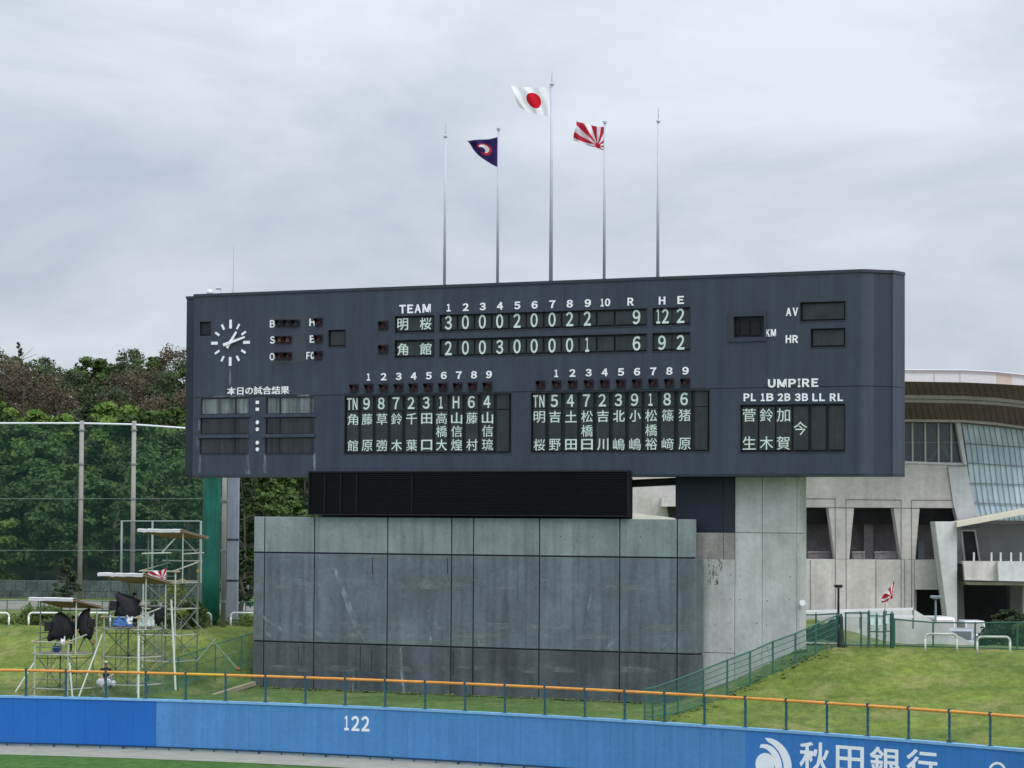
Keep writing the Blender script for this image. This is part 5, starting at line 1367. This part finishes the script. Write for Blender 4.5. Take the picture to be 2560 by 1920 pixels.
# ------------------------------------------------------------------ LEFT BACKGROUND: net, poles, columns
m_cpole = mat('concrete_pole', (.27, .26, .245), .8, .1, 1, streak=.12, sscale=(4, 4, .5))
m_net = mat('tall_net', (.008, .042, .036), .8, .15, .8, alpha=.30)
m_galv = mat('galvanised', (.17, .22, .21), .4, .08, 2)
NY = 214.0
nf = empty('net_fence', at(200, 1495, NY), 0, 'tall dark green safety net hung between grey concrete poles', 'net')
def vpost(name, px, yt, yb, Y, r_, mt, parent, bands=()):
    P = at(px, yb, Y); Q = at(px, yt, Y); mb = MB(); mb.tube(P, (P.x, P.y, Q.z), r_, r_*.85, n=12); o = mb.build(name, mt, parent, smooth=True)
    for y in bands:
        z = at(px, y, Y).z; mb = MB(); mb.tube((P.x, P.y, z-.05), (P.x, P.y, z+.05), r_+.04, n=12); mb.build('pole_band', m_galv, o)
    return P
for px in (-60, 69, 199, 330):
    vpost('pole', px, 1052, 1502, NY, .19, m_cpole, nf, (1075, 1160, 1247, 1377)) if px not in (69,) else None
xx = [-140, 199, 330, 460, 600]; tops = [1058, 1058, 1061, 1070, 1078]
for i in range(4):
    a, b = at(xx[i], tops[i], NY), at(xx[i+1], tops[i+1], NY); mb = MB(); mb.tube(a, b, .07, n=8); mb.build('top_cable', mat('cable_pale', (.62, .68, .72), .4, .05, 2), nf)
    c, d = at(xx[i+1], 1500, NY), at(xx[i], 1500, NY); mb = MB(); mb.add([a, b, c, d], [(0, 1, 2, 3)]); mb.build('net', m_net, nf, fix=False)
    for y in (1247, 1376): mb = MB(); mb.tube(at(xx[i], y, NY), at(xx[i+1], y, NY), .016, n=5); mb.build('cable', m_galv, nf)
# low block wall behind the net foot and road
mb = MB(); n = 26
blw = empty('retaining_wall', at(100, 1500, 218), 0, 'low mottled grey block wall at the foot of the wood', 'wall')
mw = mat('block_wall', (.13, .16, .16), .9, .35, .8, fine=.35, perobj=.12, bump=.6, bscale=5)
for i in range(n):
    for j in range(2):
        x0 = -80+i*26.5+(13 if j else 0); a = at(x0, 1500, 218); b = at(x0+25.7, 1500, 218); mb = MB(); mb.box(a.x, b.x, 218, 218.5, 4.3+j*.8, 4.3+j*.8+.78); bevel(mb.build('block', mw, blw), .02)
sheet('dirt_track', lambda x, y: (x, y, 4.64), list(np.linspace(-45, -14, 10)), [190, 212], m_dirt)
sheet('rear_plateau', lambda x, y: (x, y, 4.56), list(np.linspace(-140, 16, 30)), [172, 200, 232], mat('plateau_ground', (.10, .13, .06), .95, .3, .5, fine=.2))
sheet('car_park', lambda x, y: (x, y, 2.66), [19, 40, 80], [152, 240], mat('asphalt', (.06, .06, .062), .9, .15, 1))
# second, lower net frame
nf2 = empty('low_net', at(302, 1500, 198), 0, 'lower steel framed net standing behind the rear scaffold', 'net')
for px in (302, 379, 500): vpost('post', px, 1302, 1508, 198, .085, m_galv, nf2)
for y in (1303, 1375): mb = MB(); mb.tube(at(302, y, 198), at(500, y, 198), .05 if y < 1310 else .02, n=6); mb.build('rail', m_galv, nf2)
mb = MB(); mb.add([at(302, 1303, 198.05), at(500, 1303, 198.05), at(500, 1505, 198.05), at(302, 1505, 198.05)], [(0, 1, 2, 3)]); mb.build('net', m_net, nf2, fix=False)
# columns
m_gcol = mat('green_wrap', (.012, .125, .095), .5, .25, .5, streak=.45, sscale=(3, 3, .25), bump=.6, bscale=4)
P = at(526, 1572, 165); Q = at(526, 1100, 165)
gc = tag(lathe('green_column', (P.x, P.y, 4.4), [(0, .50), (3, .51), (7, .50), (9, .52), (Q.z-4.4, .51)], m_gcol, None, 20, .015), 'thick column wrapped in glossy green sheet under the left end of the scoreboard', 'column')
tag(bpy.data.objects[gc.name], None)
cpo = empty('concrete_pole', at(558, 1570, 163), 0, 'slender brownish concrete pole between the green and grey columns', 'pole')
vpost('shaft', 557.5, 1080, 1572, 163, .15, m_cpole, cpo, (1252, 1376, 1504))
gcol = empty('steel_column', at(579, 1550, 166), 0, 'blue grey square steel column beside the concrete pole', 'column')
m_bg = mat('steel_blue_grey', (.25, .29, .36), .45, .1, 1, streak=.15)
a = at(565, 1560, 166); b = at(593, 1560, 166); cuts = [4.3, 7.1, 8.7, 13, at(579, 1080, 166).z]
cuts[2] = at(579, 1349, 166).z
for z0, z1_ in zip(cuts[:-1], cuts[1:]): mb = MB(); mb.box(a.x, b.x, 166, 166.6, z0+.03, z1_-.03); bevel(mb.build('column_section', m_bg, gcol), .02)
for z in cuts[1:-1]: mb = MB(); mb.box(a.x-.03, b.x+.03, 165.97, 166.63, z-.03, z+.03); mb.build('flange', m_board_dk, gcol)
# low green fence on the left bank top
pts = [at(px, 1560, 170) for px in (-60, 17, 95, 175, 255, 335, 415, 495, 535, 614, 650)]; pts = [Vector((p.x, p.y, 4.6)) for p in pts]
fence('low_fence', 'low green mesh fence behind the weeds on the left bank top', pts, 1.2, rods=0, r=.03)

# ------------------------------------------------------------------ SCAFFOLDS
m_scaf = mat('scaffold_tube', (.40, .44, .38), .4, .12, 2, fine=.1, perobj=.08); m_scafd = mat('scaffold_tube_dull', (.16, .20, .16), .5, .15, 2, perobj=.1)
m_clamp = mat('clamp_rust', (.42, .25, .08), .5, .2, 4); m_plank = mat('plank_grey', (.30, .27, .22), .85, .2, 2, perobj=.15); m_ply = mat('plywood_brown', (.30, .19, .12), .85, .2, 1, streak=.1); m_tarp = mat('tarp_white', (.62, .62, .64), .5, .08, 2)
m_wtube = mat('tube_white', (.44, .50, .44), .4, .08, 2)
def scaffold(label, xn, Yn, a, b, zg, zdeck, ztop, drop, lifts, extra=None):
    """xn: picture column of the near corner; a, b: plan sizes; zdeck deck height; ztop canopy height"""
    N0 = at(xn, 1500, Yn); N0 = Vector((N0.x, N0.y, 0)); C_ = {'n': N0, 'l': N0-T*a, 'r': N0+NI*b, 'b': N0-T*a+NI*b}
    o = empty('camera_scaffold', Vector((N0.x, N0.y, zg)), 0, label, 'scaffold', 'camera scaffolds behind the outfield wall')
    V = lambda p, z: Vector((p.x, p.y, z))
    for k, p in C_.items():
        zt = ztop-(drop if k in 'rb' else 0)
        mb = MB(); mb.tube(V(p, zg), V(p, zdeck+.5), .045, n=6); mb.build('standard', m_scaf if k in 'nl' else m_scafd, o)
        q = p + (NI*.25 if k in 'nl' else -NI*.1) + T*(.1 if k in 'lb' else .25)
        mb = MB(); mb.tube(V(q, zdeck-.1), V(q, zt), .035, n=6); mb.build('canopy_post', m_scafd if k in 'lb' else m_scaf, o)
        mb = MB(); mb.box(p.x-.12, p.x+.12, p.y-.12, p.y+.12, zg-.03, zg+.02); mb.build('base_plate', m_scafd, o)
    zs = [zg+.35+(zdeck-.1-zg-.35)*i/lifts for i in range(lifts+1)]
    for i, z in enumerate(zs):
        for p, q in (('n', 'l'), ('n', 'r'), ('l', 'b'), ('r', 'b')):
            d = (C_[q]-C_[p]).normalized()*.14
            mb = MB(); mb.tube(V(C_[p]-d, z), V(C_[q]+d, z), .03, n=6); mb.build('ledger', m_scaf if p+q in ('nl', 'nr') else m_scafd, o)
    for i in range(lifts):
        for p, q in (('n', 'l'), ('n', 'r'), ('l', 'b'), ('r', 'b')):
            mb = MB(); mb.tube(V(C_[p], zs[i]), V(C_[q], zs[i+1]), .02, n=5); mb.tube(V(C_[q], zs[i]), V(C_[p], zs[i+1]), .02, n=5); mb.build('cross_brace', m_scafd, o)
    n = 7
    for i in range(n):
        t0, t1 = i/n, (i+.92)/n; mb = MB()
        p0, p1 = C_['n']-T*a*t0, C_['n']-T*a*t1
        mb.hexa([V(p0, zdeck-.05), V(p1, zdeck-.05), V(p1+NI*b, zdeck-.05), V(p0+NI*b, zdeck-.05), V(p0, zdeck), V(p1, zdeck), V(p1+NI*b, zdeck), V(p0+NI*b, zdeck)]); mb.build('deck_plank', m_plank, o)
    zr = zdeck+.48
    for p, q, z0, z1_ in (('l', 'n', zr, zr), ('n', 'r', zr, zr+.5), ('l', 'b', zr, zr+.4), ('b', 'r', zr+.5, zr+.5)):
        d = (C_[q]-C_[p]).normalized()*.25
        mb = MB(); mb.tube(V(C_[p]-d, z0), V(C_[q]+d, z1_), .035, n=6); mb.build('guard_rail', m_scaf, o)
    for p, q, z0, z1_ in (('l', 'n', zdeck+.24, zdeck+.24), ('l', 'b', zdeck+.9, zdeck+.9), ('b', 'r', zdeck+.95, zdeck+.95), ('n', 'b', zs[0], zs[0]), ('l', 'r', zs[-1]-.2, zs[-1]-.2), ('n', 'l', zg+.8, zg+.8), ('b', 'r', zg+1.0, zg+1.0)):
        mb = MB(); mb.tube(V(C_[p], z0), V(C_[q], z1_), .022, n=5); mb.build('ledger', m_scafd, o)
    for p, q, t_ in (('l', 'n', .5), ('l', 'b', .5), ('b', 'r', .5)):
        m_ = C_[p]*(1-t_)+C_[q]*t_; mb = MB(); mb.tube(V(m_, zg), V(m_, zdeck-.05), .022, n=5); mb.build('standard', m_scafd, o)
    for p in 'nlr':
        mb = MB(); mb.box(C_[p].x-.07, C_[p].x+.07, C_[p].y-.07, C_[p].y+.07, zr-.06, zr+.08); mb.build('clamp', m_clamp, o)
    # canopy: plywood sloping down to the rear with a white sheet folded over its near edge
    e = .28
    c0, c1 = C_['l']-T*e-NI*.15, C_['n']+T*(e+.1)-NI*.15; c2, c3 = c1+NI*(b+.5), c0+NI*(b+.5)
    zt0, zt1 = ztop+.03, ztop-drop
    mb = MB(); mb.hexa([V(c0, zt0-.05), V(c1, zt0-.05), V(c2, zt1-.05), V(c3, zt1-.05), V(c0, zt0), V(c1, zt0), V(c2, zt1), V(c3, zt1)]); mb.build('canopy_board', m_ply, o)
    mb = MB(); nn_ = 12; vs = []
    for i in range(nn_+1):
        p = c0+(c1-c0)*(i/nn_); j = random.uniform(-.02, .02)
        for dy, dz in ((-.04, -.11+j), (-.05, .04), (.1, .06+j*.6), (b*.5, -drop*.45+.05+j), (b+.5, -drop+.03)): vs.append(V(p+NI*dy, zt0+dz))
    mb.add(vs, [(i*5+k, (i+1)*5+k, (i+1)*5+k+1, i*5+k+1) for i in range(nn_) for k in range(4)]); t_o = mb.build('canopy_sheet', m_tarp, o, fix=False); t_o.modifiers.new('s', 'SOLIDIFY').thickness = .012
    return o, C_, V
def tubes(o, name, lst, mt, r_=.04):
    for (x0, y0, Y0, x1, y1, Y1) in lst:
        mb = MB(); mb.tube(at(x0, y0, Y0), at(x1, y1, Y1), r_, n=6); mb.build(name, mt, o)
gz = lambda px, Y: terrain(at(px, 1600, Y).x, Y)
s1_, c1_, V_ = scaffold('nearest camera scaffold at the far left, with a blue bucket on its deck', 172, 139.6, 1.95, 1.95, 2.15, 4.22, 6.72, .42, 1)
tubes(s1_, 'outrigger', [(85, 1657, 139.8, 38, 1731, 138.9), (174, 1657, 139.4, 181, 1744, 138.4), (255, 1587, 141.4, 197, 1742, 139.2)], m_wtube)
s2_, c2_, _ = scaffold('middle camera scaffold with a blue sheet on its deck', 346, 140.6, 2.0, 1.95, 2.3, 5.38, 7.88, .42, 2)
tubes(s2_, 'outrigger', [(347, 1590, 140.2, 346, 1748, 138.6), (428, 1500, 142.6, 439, 1726, 140.6)], m_wtube, .05)
s3_, c3_, _ = scaffold('rear camera scaffold, the tallest, with an empty deck under its canopy', 438, 147.5, 1.95, 1.95, 3.1, 7.45, 9.95, .35, 3)
tubes(s3_, 'outrigger', [(480, 1545, 149, 596, 1675, 147.5), (490, 1655, 146.5, 541, 1595, 147.5), (497, 1372, 149.6, 490, 1560, 149.8)], m_scafd, .035)
tubes(s3_, 'canopy_strut', [(403, 1384, 147.6, 438, 1346, 147.6), (458, 1346, 148.6, 492, 1382, 149.2)], m_scaf, .035)
tubes(s3_, 'guard_rail', [(355, 1384, 147.4, 428, 1382, 147.4), (455, 1385, 148.5, 510, 1382, 149.3)], m_scaf, .035)
mb = MB(); mb.ball(at(596, 1673, 147.4), .10, .10, .08); mb.build('foot', mat('foot_red', (.35, .06, .03), .6, .1, 2), s3_)

# ------------------------------------------------------------------ people
m_skin = mat('skin', (.42, .25, .18), .6, .05, 6); m_bcl = mat('cloth_black', (.015, .015, .020), .55, .2, 5); m_ncl = mat('cloth_dark_navy', (.02, .023, .04), .9, .2, 5); m_gcl = mat('cloth_grey_white', (.45, .46, .48), .9, .15, 5); m_blcl = mat('cloth_blue_grey', (.10, .13, .22), .9, .15, 5); m_hair = mat('hair_black', (.01, .009, .009), .6, .1, 5); m_shoe = mat('shoe_dark', (.03, .03, .03), .6, .1, 5)
def person(label, loc, rz, J, shirt, trous, scale=1.0, sleeve='short', headdir=(0, -1, 0)):
    """J: joint dict; figure faces local -Y"""
    o = empty('person', loc, rz, label, 'person'); o.scale = (scale,)*3
    V = {k: Vector(v) for k, v in J.items()}; vs, es, rad, seg = [], [], [], []
    def vert(p, r_): vs.append(Vector(p)); rad.append(r_); return len(vs)-1
    def edge(a, b, m_): es.append((a, b)); seg.append((a, b, m_))
    pel = vert(V['pelvis'], .125); wa = vert((V['pelvis']+V['chest'])/2, .12); ch = vert(V['chest'], .145); nk = vert(V['neck'], .055); hd_ = vert(V['neck']*.35+V['head']*.65, .082); ht = vert(V['head']+(V['head']-V['neck']).normalized()*.06, .085)
    edge(pel, wa, 1); edge(wa, ch, 1); edge(ch, nk, 1); edge(nk, hd_, 0); edge(hd_, ht, 0)
    for s, sg in (('L', -1), ('R', 1)):
        sh = vert(V['sh'+s], .062); el = vert(V['el'+s], .042); wr = vert(V['wr'+s], .028); pm = vert(V['wr'+s]+(V['wr'+s]-V['el'+s]).normalized()*.07, .034)
        m1 = vert((V['sh'+s]*.45+V['el'+s]*.55), .05); 
        edge(ch, sh, 1); edge(sh, m1, 1); edge(m1, el, 0 if sleeve == 'short' else 1); edge(el, wr, 0 if sleeve == 'short' else 1); edge(wr, pm, 0)
        d = (V['wr'+s]-V['el'+s]).normalized(); sd_ = d.cross(Vector((0, 0, 1)));
        if sd_.length < .1: sd_ = Vector((1, 0, 0))
        sd_.normalize(); dn = d.cross(sd_)
        for k, (off, ln) in enumerate(((-.03, .062), (-.01, .075), (.01, .07), (.03, .055))):
            a = vert(vs[pm]+sd_*off+d*.03, .010); b = vert(vs[pm]+sd_*off*1.1+d*(.03+ln*.6)+dn*.01, .009); c = vert(vs[pm]+sd_*off*1.1+d*(.03+ln)+dn*.03, .008); edge(pm, a, 0); edge(a, b, 0); edge(b, c, 0)
        a = vert(vs[pm]-sd_*.05*sg-d*.01, .012); b = vert(vs[pm]-sd_*.065*sg+d*.03, .010); edge(pm, a, 0); edge(a, b, 0)
        hp = vert(V['hip'+s], .085); kn = vert(V['kn'+s], .058); an = vert(V['an'+s], .042); toe = vert(V['an'+s]+V['toe'+s], .038); th_ = vert(V['hip'+s]*.5+V['kn'+s]*.5, .075)
        edge(pel, hp, 2); edge(hp, th_, 2); edge(th_, kn, 2); edge(kn, an, 2); edge(an, toe, 3)
    me = bpy.data.meshes.new('body'); me.from_pydata([tuple(v) for v in vs], es, []); t = bpy.data.objects.new('tmp', me); COL.objects.link(t)
    md = t.modifiers.new('sk', 'SKIN'); md.use_smooth_shade = True
    for i, r_ in enumerate(rad): me.skin_vertices[0].data[i].radius = (r_, r_*(.78 if i in (0, 1, 2) else 1))
    me.skin_vertices[0].data[0].use_root = True
    t.modifiers.new('sb', 'SUBSURF').levels = 2
    dg = bpy.context.evaluated_depsgraph_get(); dg.update(); bm_ = bpy.data.meshes.new_from_object(t.evaluated_get(dg)); bpy.data.objects.remove(t)
    bm_.materials.clear()
    for mm in (m_skin, shirt, trous, m_shoe): bm_.materials.append(mm)
    for p in bm_.polygons:
        c = p.center; best, bi = 1e9, 0
        for a, b, m_ in seg:
            A, B = vs[a], vs[b]; ab = B-A; tt = max(0, min(1, (c-A).dot(ab)/max(1e-9, ab.length_squared))); dd = (c-(A+ab*tt)).length-min(rad[a], rad[b])*.6
            if dd < best: best, bi = dd, m_
        p.material_index = bi; p.use_smooth = True
    link('body', bm_, o)
    hc = V['head']+Vector((0, 0, .0)); hdv = Vector(headdir).normalized(); sx_ = hdv.cross(Vector((0, 0, 1))).normalized()
    mb = MB(); mb.ball(hc+hdv*.085-Vector((0, 0, .015)), .014, .02, .024, 6, 4); mb.build('nose', m_skin, o, local=True, smooth=True)
    for s in (-1, 1):
        mb = MB(); mb.ball(hc+hdv*.078+sx_*.03*s+Vector((0, 0, .015)), .011, .008, .007, 6, 4); mb.build('eye', m_hair, o, local=True)
        mb = MB(); mb.ball(hc+sx_*.085*s, .012, .02, .03, 6, 4); mb.build('ear', m_skin, o, local=True, smooth=True)
    mb = MB(); mb.ball(hc+hdv*.078-Vector((0, 0, .05)), .024, .008, .006, 6, 4); mb.build('mouth', mat('lips', (.30, .10, .09), .6, .05, 3), o, local=True)
    mb = MB(); mb.ball(hc-hdv*.012+Vector((0, 0, .035)), .098, .098, .10, 12, 8, fn=lambda v: v if v.z > hc.z-.02 or (v-hc).dot(hdv) < .0 else Vector((v.x, v.y, hc.z+.045))-hdv*.02); mb.build('hair', m_hair, o, local=True, smooth=True)
    return o, hc, hdv
def cap(o, hc, hdv, mt):
    sx_ = hdv.cross(Vector((0, 0, 1))).normalized()
    mb = MB(); mb.ball(hc+Vector((0, 0, .065)), .108, .108, .085, 14, 8, fn=lambda v: Vector((v.x, v.y, max(v.z, hc.z+.045)))); c = mb.build('cap', mt, o, local=True, smooth=True)
    mb = MB(); p = hc+Vector((0, 0, .05)); mb.prism([p+sx_*-.075+hdv*.07, p+sx_*.075+hdv*.07, p+sx_*.06+hdv*.17, p+hdv*.19, p+sx_*-.06+hdv*.17], (0, 0, .012)); mb.build('peak', mt, c, local=True)
stand = dict(pelvis=(0, 0, .93), chest=(0, -.03, 1.28), neck=(0, -.04, 1.47), head=(0, -.07, 1.60), shL=(-.19, -.02, 1.38), elL=(-.27, -.10, 1.12), wrL=(-.20, -.32, 1.05), shR=(.19, -.02, 1.38), elR=(.27, -.02, 1.11), wrR=(.22, -.2, .93),
             hipL=(-.10, 0, .88), knL=(-.11, -.03, .49), anL=(-.12, .02, .07), toeL=(0, -.16, -.03), hipR=(.10, 0, .88), knR=(.12, -.02, .49), anR=(.14, .03, .07), toeR=(.02, -.16, -.03))
P = at(184, 1560, 140.9)
person('camera operator in black standing on the nearest scaffold between two draped cameras', (P.x, P.y, 4.22), R(-12), stand, m_bcl, m_bcl, .98, headdir=(-.5, -1, -.1))
lean = dict(stand); lean.update(chest=(-.06, -.12, 1.24), neck=(-.09, -.18, 1.42), head=(-.11, -.23, 1.55), shL=(-.25, -.14, 1.33), shR=(.12, -.12, 1.34), elR=(.2, -.2, 1.08), wrR=(.02, -.38, 1.05), elL=(-.32, -.26, 1.1), wrL=(-.2, -.42, 1.08))
P = at(347, 1530, 142.0)
o_, hc_, hv_ = person('camera operator in a dark cap bending over the draped camera on the middle scaffold', (P.x, P.y, 5.38), R(-25), lean, m_bcl, m_ncl, .97, headdir=(-.3, -1, -.2))
cap(o_, hc_, hv_, m_ncl)
sit = dict(pelvis=(0, 0, .38), chest=(0, -.10, .74), neck=(0, -.13, .92), head=(0, -.17, 1.05), shL=(-.19, -.10, .84), elL=(-.29, -.2, .60), wrL=(-.16, -.38, .50), shR=(.19, -.10, .84), elR=(.30, -.2, .60), wrR=(.14, -.40, .52),
           hipL=(-.10, -.02, .36), knL=(-.26, -.40, .46), anL=(-.20, -.52, .08), toeL=(0, -.15, -.03), hipR=(.10, -.02, .36), knR=(.26, -.40, .46), anR=(.20, -.52, .08), toeR=(0, -.15, -.03))
P = at(265, 1715, 139.4); zg_ = terrain(P.x, P.y)
o_, hc_, hv_ = person('person in a pale cap and dark shirt sitting on the grass between two scaffolds', (P.x, P.y, at(265, 1722, 139.4).z-.0), R(5), sit, m_bcl, m_blcl, 1.12, headdir=(0, -1, -.1))
cap(o_, hc_, hv_, mat('cap_olive', (.30, .34, .16), .8, .1, 4))
m_bag = mat('bag_white', (.40, .42, .45), .6, .12, 3)
for px, y, r_, lb in ((251, 1708, .20, 'white plastic bag at the left knee of the seated person'), (270, 1706, .17, 'white crumpled bag in front of the seated person'), (283, 1709, .13, 'small white bag at the right of the seated person')):
    P = at(px, y, 138.7); mb = MB(); rq = random.Random(px); mb.ball(P, r_, r_*.8, r_*1.1, 12, 8, fn=lambda v: v+Vector((rq.uniform(-.02, .02), rq.uniform(-.02, .02), rq.uniform(-.03, .03)))); tag(mb.build('plastic_bag', m_bag, None), lb, 'bag', 'white bags round the seated person')
# stool under the seated person
P = at(265, 1722, 139.4); st_ = empty('folding_stool', (P.x, P.y+.05, P.z), 0, 'low folding stool under the seated person', 'stool')
mb = MB(); mb.box(-.2, .2, -.2, .2, .26, .32); mb.build('seat', m_ncl, st_, local=True)
for sx2 in (-1, 1):
    for sy2 in (-1, 1): mb = MB(); mb.tube((sx2*.18, sy2*.18, -.4), (sx2*.15, sy2*.15, .26), .015); mb.build('leg', m_scafd, st_, local=True)
# draped cameras: lens hood box + body under black cloth, on tripod
def draped(label, px, py, Y, w_, h, zd, legs=True, seed=1, lens=-1):
    C0 = at(px, py, Y); o = empty('draped_camera', Vector((C0.x, C0.y, zd)), 0, label, 'camera', 'television cameras under black covers')
    rq = random.Random(seed); mb = MB()
    def fn(v):
        d = v-C0; sag = .20*math.sin(d.x*7+seed)+.08*math.sin(d.y*11); q_ = 1+.13*math.sin(d.z*6+seed*2)+.06*math.sin(d.z*13+d.x*5); v = Vector((C0.x+d.x*q_+.12*math.sin(d.z*4+seed), v.y, v.z+.10*math.sin(d.x*5+seed*1.7))); d = v-C0
        z = v.z
        if d.z < 0: z = v.z-abs(sag)*1.2; v = Vector((C0.x+d.x*(1.08+.1*math.sin(7*math.atan2(d.y, d.x)+seed)), C0.y+d.y*(1.08), z))
        return Vector((v.x+rq.uniform(-.015, .015), v.y, v.z+rq.uniform(-.015, .015)))
    def sq(c, a, b, e, n=16, k=10):
        base = MB(); base.ball(c, a, b, e, n, k)
        vs = []
        for v in base.v:
            d = v-Vector(c); f = lambda q, s: math.copysign(abs(q/s)**.55*s, q) if s else q
            vs.append(fn(Vector(c)+Vector((f(d.x, a), f(d.y, b), f(d.z, e)))))
        mb.add(vs, base.f)
    sq(C0, w_*.42, .42, h*.46)
    mb.build('cover', m_bcl, o, smooth=True)
    mb = MB(); L0 = C0+Vector((lens*w_*.42, -.25, -.02*h)); mb.hexa([L0+Vector(p) for p in ((-.18, -.2, -.24), (.16, -.2, -.2), (.16, .2, -.2), (-.18, .2, -.24), (-.18, -.2, .24), (.16, -.2, .2), (.16, .2, .2), (-.18, .2, .24))]); bevel(mb.build('lens_hood', m_bcl, o), .03)
    if legs:
        for a in (0, 2.1, 4.2):
            mb = MB(); mb.tube((C0.x, C0.y, C0.z-h*.4), (C0.x+.5*math.cos(a+.4), C0.y+.5*math.sin(a+.4), zd), .03, n=6); mb.build('tripod_leg', m_scafd, o)
    return o
draped('large draped camera left of the operator on the nearest scaffold', 149, 1564, 140.6, 1.15, 1.15, 4.22, seed=1)
draped('black cloth covered monitor hanging right of the operator on the nearest scaffold', 215, 1556, 141.2, .70, 1.3, 4.22, seed=4, lens=1, legs=True)
draped('large draped camera left of the capped operator on the middle scaffold', 314, 1512, 141.6, 1.25, 1.15, 5.38, seed=2)
draped('small draped camera at the right of the middle scaffold deck', 396, 1528, 142.6, .62, .72, 5.38, seed=3, lens=1)
# bucket, blue sheet, clear sheet, cloths
P = at(141, 1622, 140.2); bk = empty('bucket', (P.x, P.y, 4.22), 0, 'blue bucket on the deck of the nearest scaffold', 'bucket')
lathe('bucket_body', (P.x, P.y, 4.22), [(0, .13), (.30, .19), (.31, .20)], mat('bucket_blue', (.03, .13, .42), .4, .1, 3), bk)
mb = MB(); mb.path([(P.x+.2*math.cos(t), P.y, 4.52+.16*math.sin(t)) for t in np.linspace(0, math.pi, 9)], .01, 4); mb.build('handle', m_scaf, bk)
def cloth(name, label, cat, px0, px1, y0, y1, Y, mt, seed=0, dep=.5, nx=14, ny=8):
    rq = random.Random(seed); vs = []
    for j in range(ny+1):
        for i in range(nx+1):
            x = px0+(px1-px0)*i/nx; t = j/ny; top = y0+(y1-y0)*.35*abs(math.sin(i*.55+seed))*(1-t)
            vs.append(at(x+rq.uniform(-1, 1), top+(y1-top)*t+rq.uniform(-1, 1), Y+dep*(1-t)+rq.uniform(-.08, .08)))
    mb = MB(); mb.add(vs, [(j*(nx+1)+i, j*(nx+1)+i+1, (j+1)*(nx+1)+i+1, (j+1)*(nx+1)+i) for j in range(ny) for i in range(nx)])
    o = mb.build(name, mt, None, fix=False, smooth=True); o.modifiers.new('s', 'SOLIDIFY').thickness = .015; return tag(o, label, cat)
cloth('blue_sheet', 'crumpled blue sheet lying on the middle scaffold deck', 'sheet', 282, 332, 1540, 1566, 140.3, mat('sheet_blue', (.03, .09, .26), .45, .2, 3), 1)
cloth('clear_sheet', 'milky plastic sheet hung at the right of the middle scaffold deck', 'sheet', 346, 386, 1528, 1567, 141.2, mat('sheet_clear', (.42, .50, .46), .35, .15, 3, alpha=.75), 2)
cloth('white_cloth', 'white rag tied to the guard rail of the middle scaffold', 'cloth', 317, 331, 1536, 1560, 139.9, m_tarp, 3, .1, 5, 6)
cloth('white_cloth', 'white rag on the deck of the nearest scaffold beside the bucket', 'cloth', 152, 163, 1590, 1612, 139.7, m_tarp, 4, .1, 4, 6)
# small rayed flags
def flag_staff(label, px, yt, yb, Y):
    a, b = at(px, yt, Y), at(px, yb, Y); mb = MB(); mb.tube(a, b, .02, n=6); return tag(mb.build('flag_staff', m_scaf), label, 'pole')
flag('rayed_flag', 'small red and white rayed flag tied to the rear camera scaffold', 146.6, (417, 1419), (414, 1452), (395, 1432), (392, 1448), (369, 1428), (370, 1444), 'rays', amp=.06)
flag('rayed_flag', 'small red and white rayed flag hanging before the arena wall above the gate', 152.4, (2236, 1450), (2234, 1494), (2222, 1476), (2222, 1503), (2202, 1494), (2206, 1511), 'rays', amp=.06)
flag_staff('thin staff of the small rayed flag above the gate', 2213, 1500, 1560, 152.6)
# leaf sprig by the wall rail
cl = [tuple(at(2378+rr.uniform(-11, 11), 1851+rr.uniform(-5, 3), 112.8))+(.08,) for _ in range(14)]
o = link('weed_sprig', leaf_mesh('weed_sprig', cl, 6, .05, kinds['sapling0'][0].materials[0], 3)); tag(o, 'little yellow green weed growing behind the wall near the right edge', 'weed')
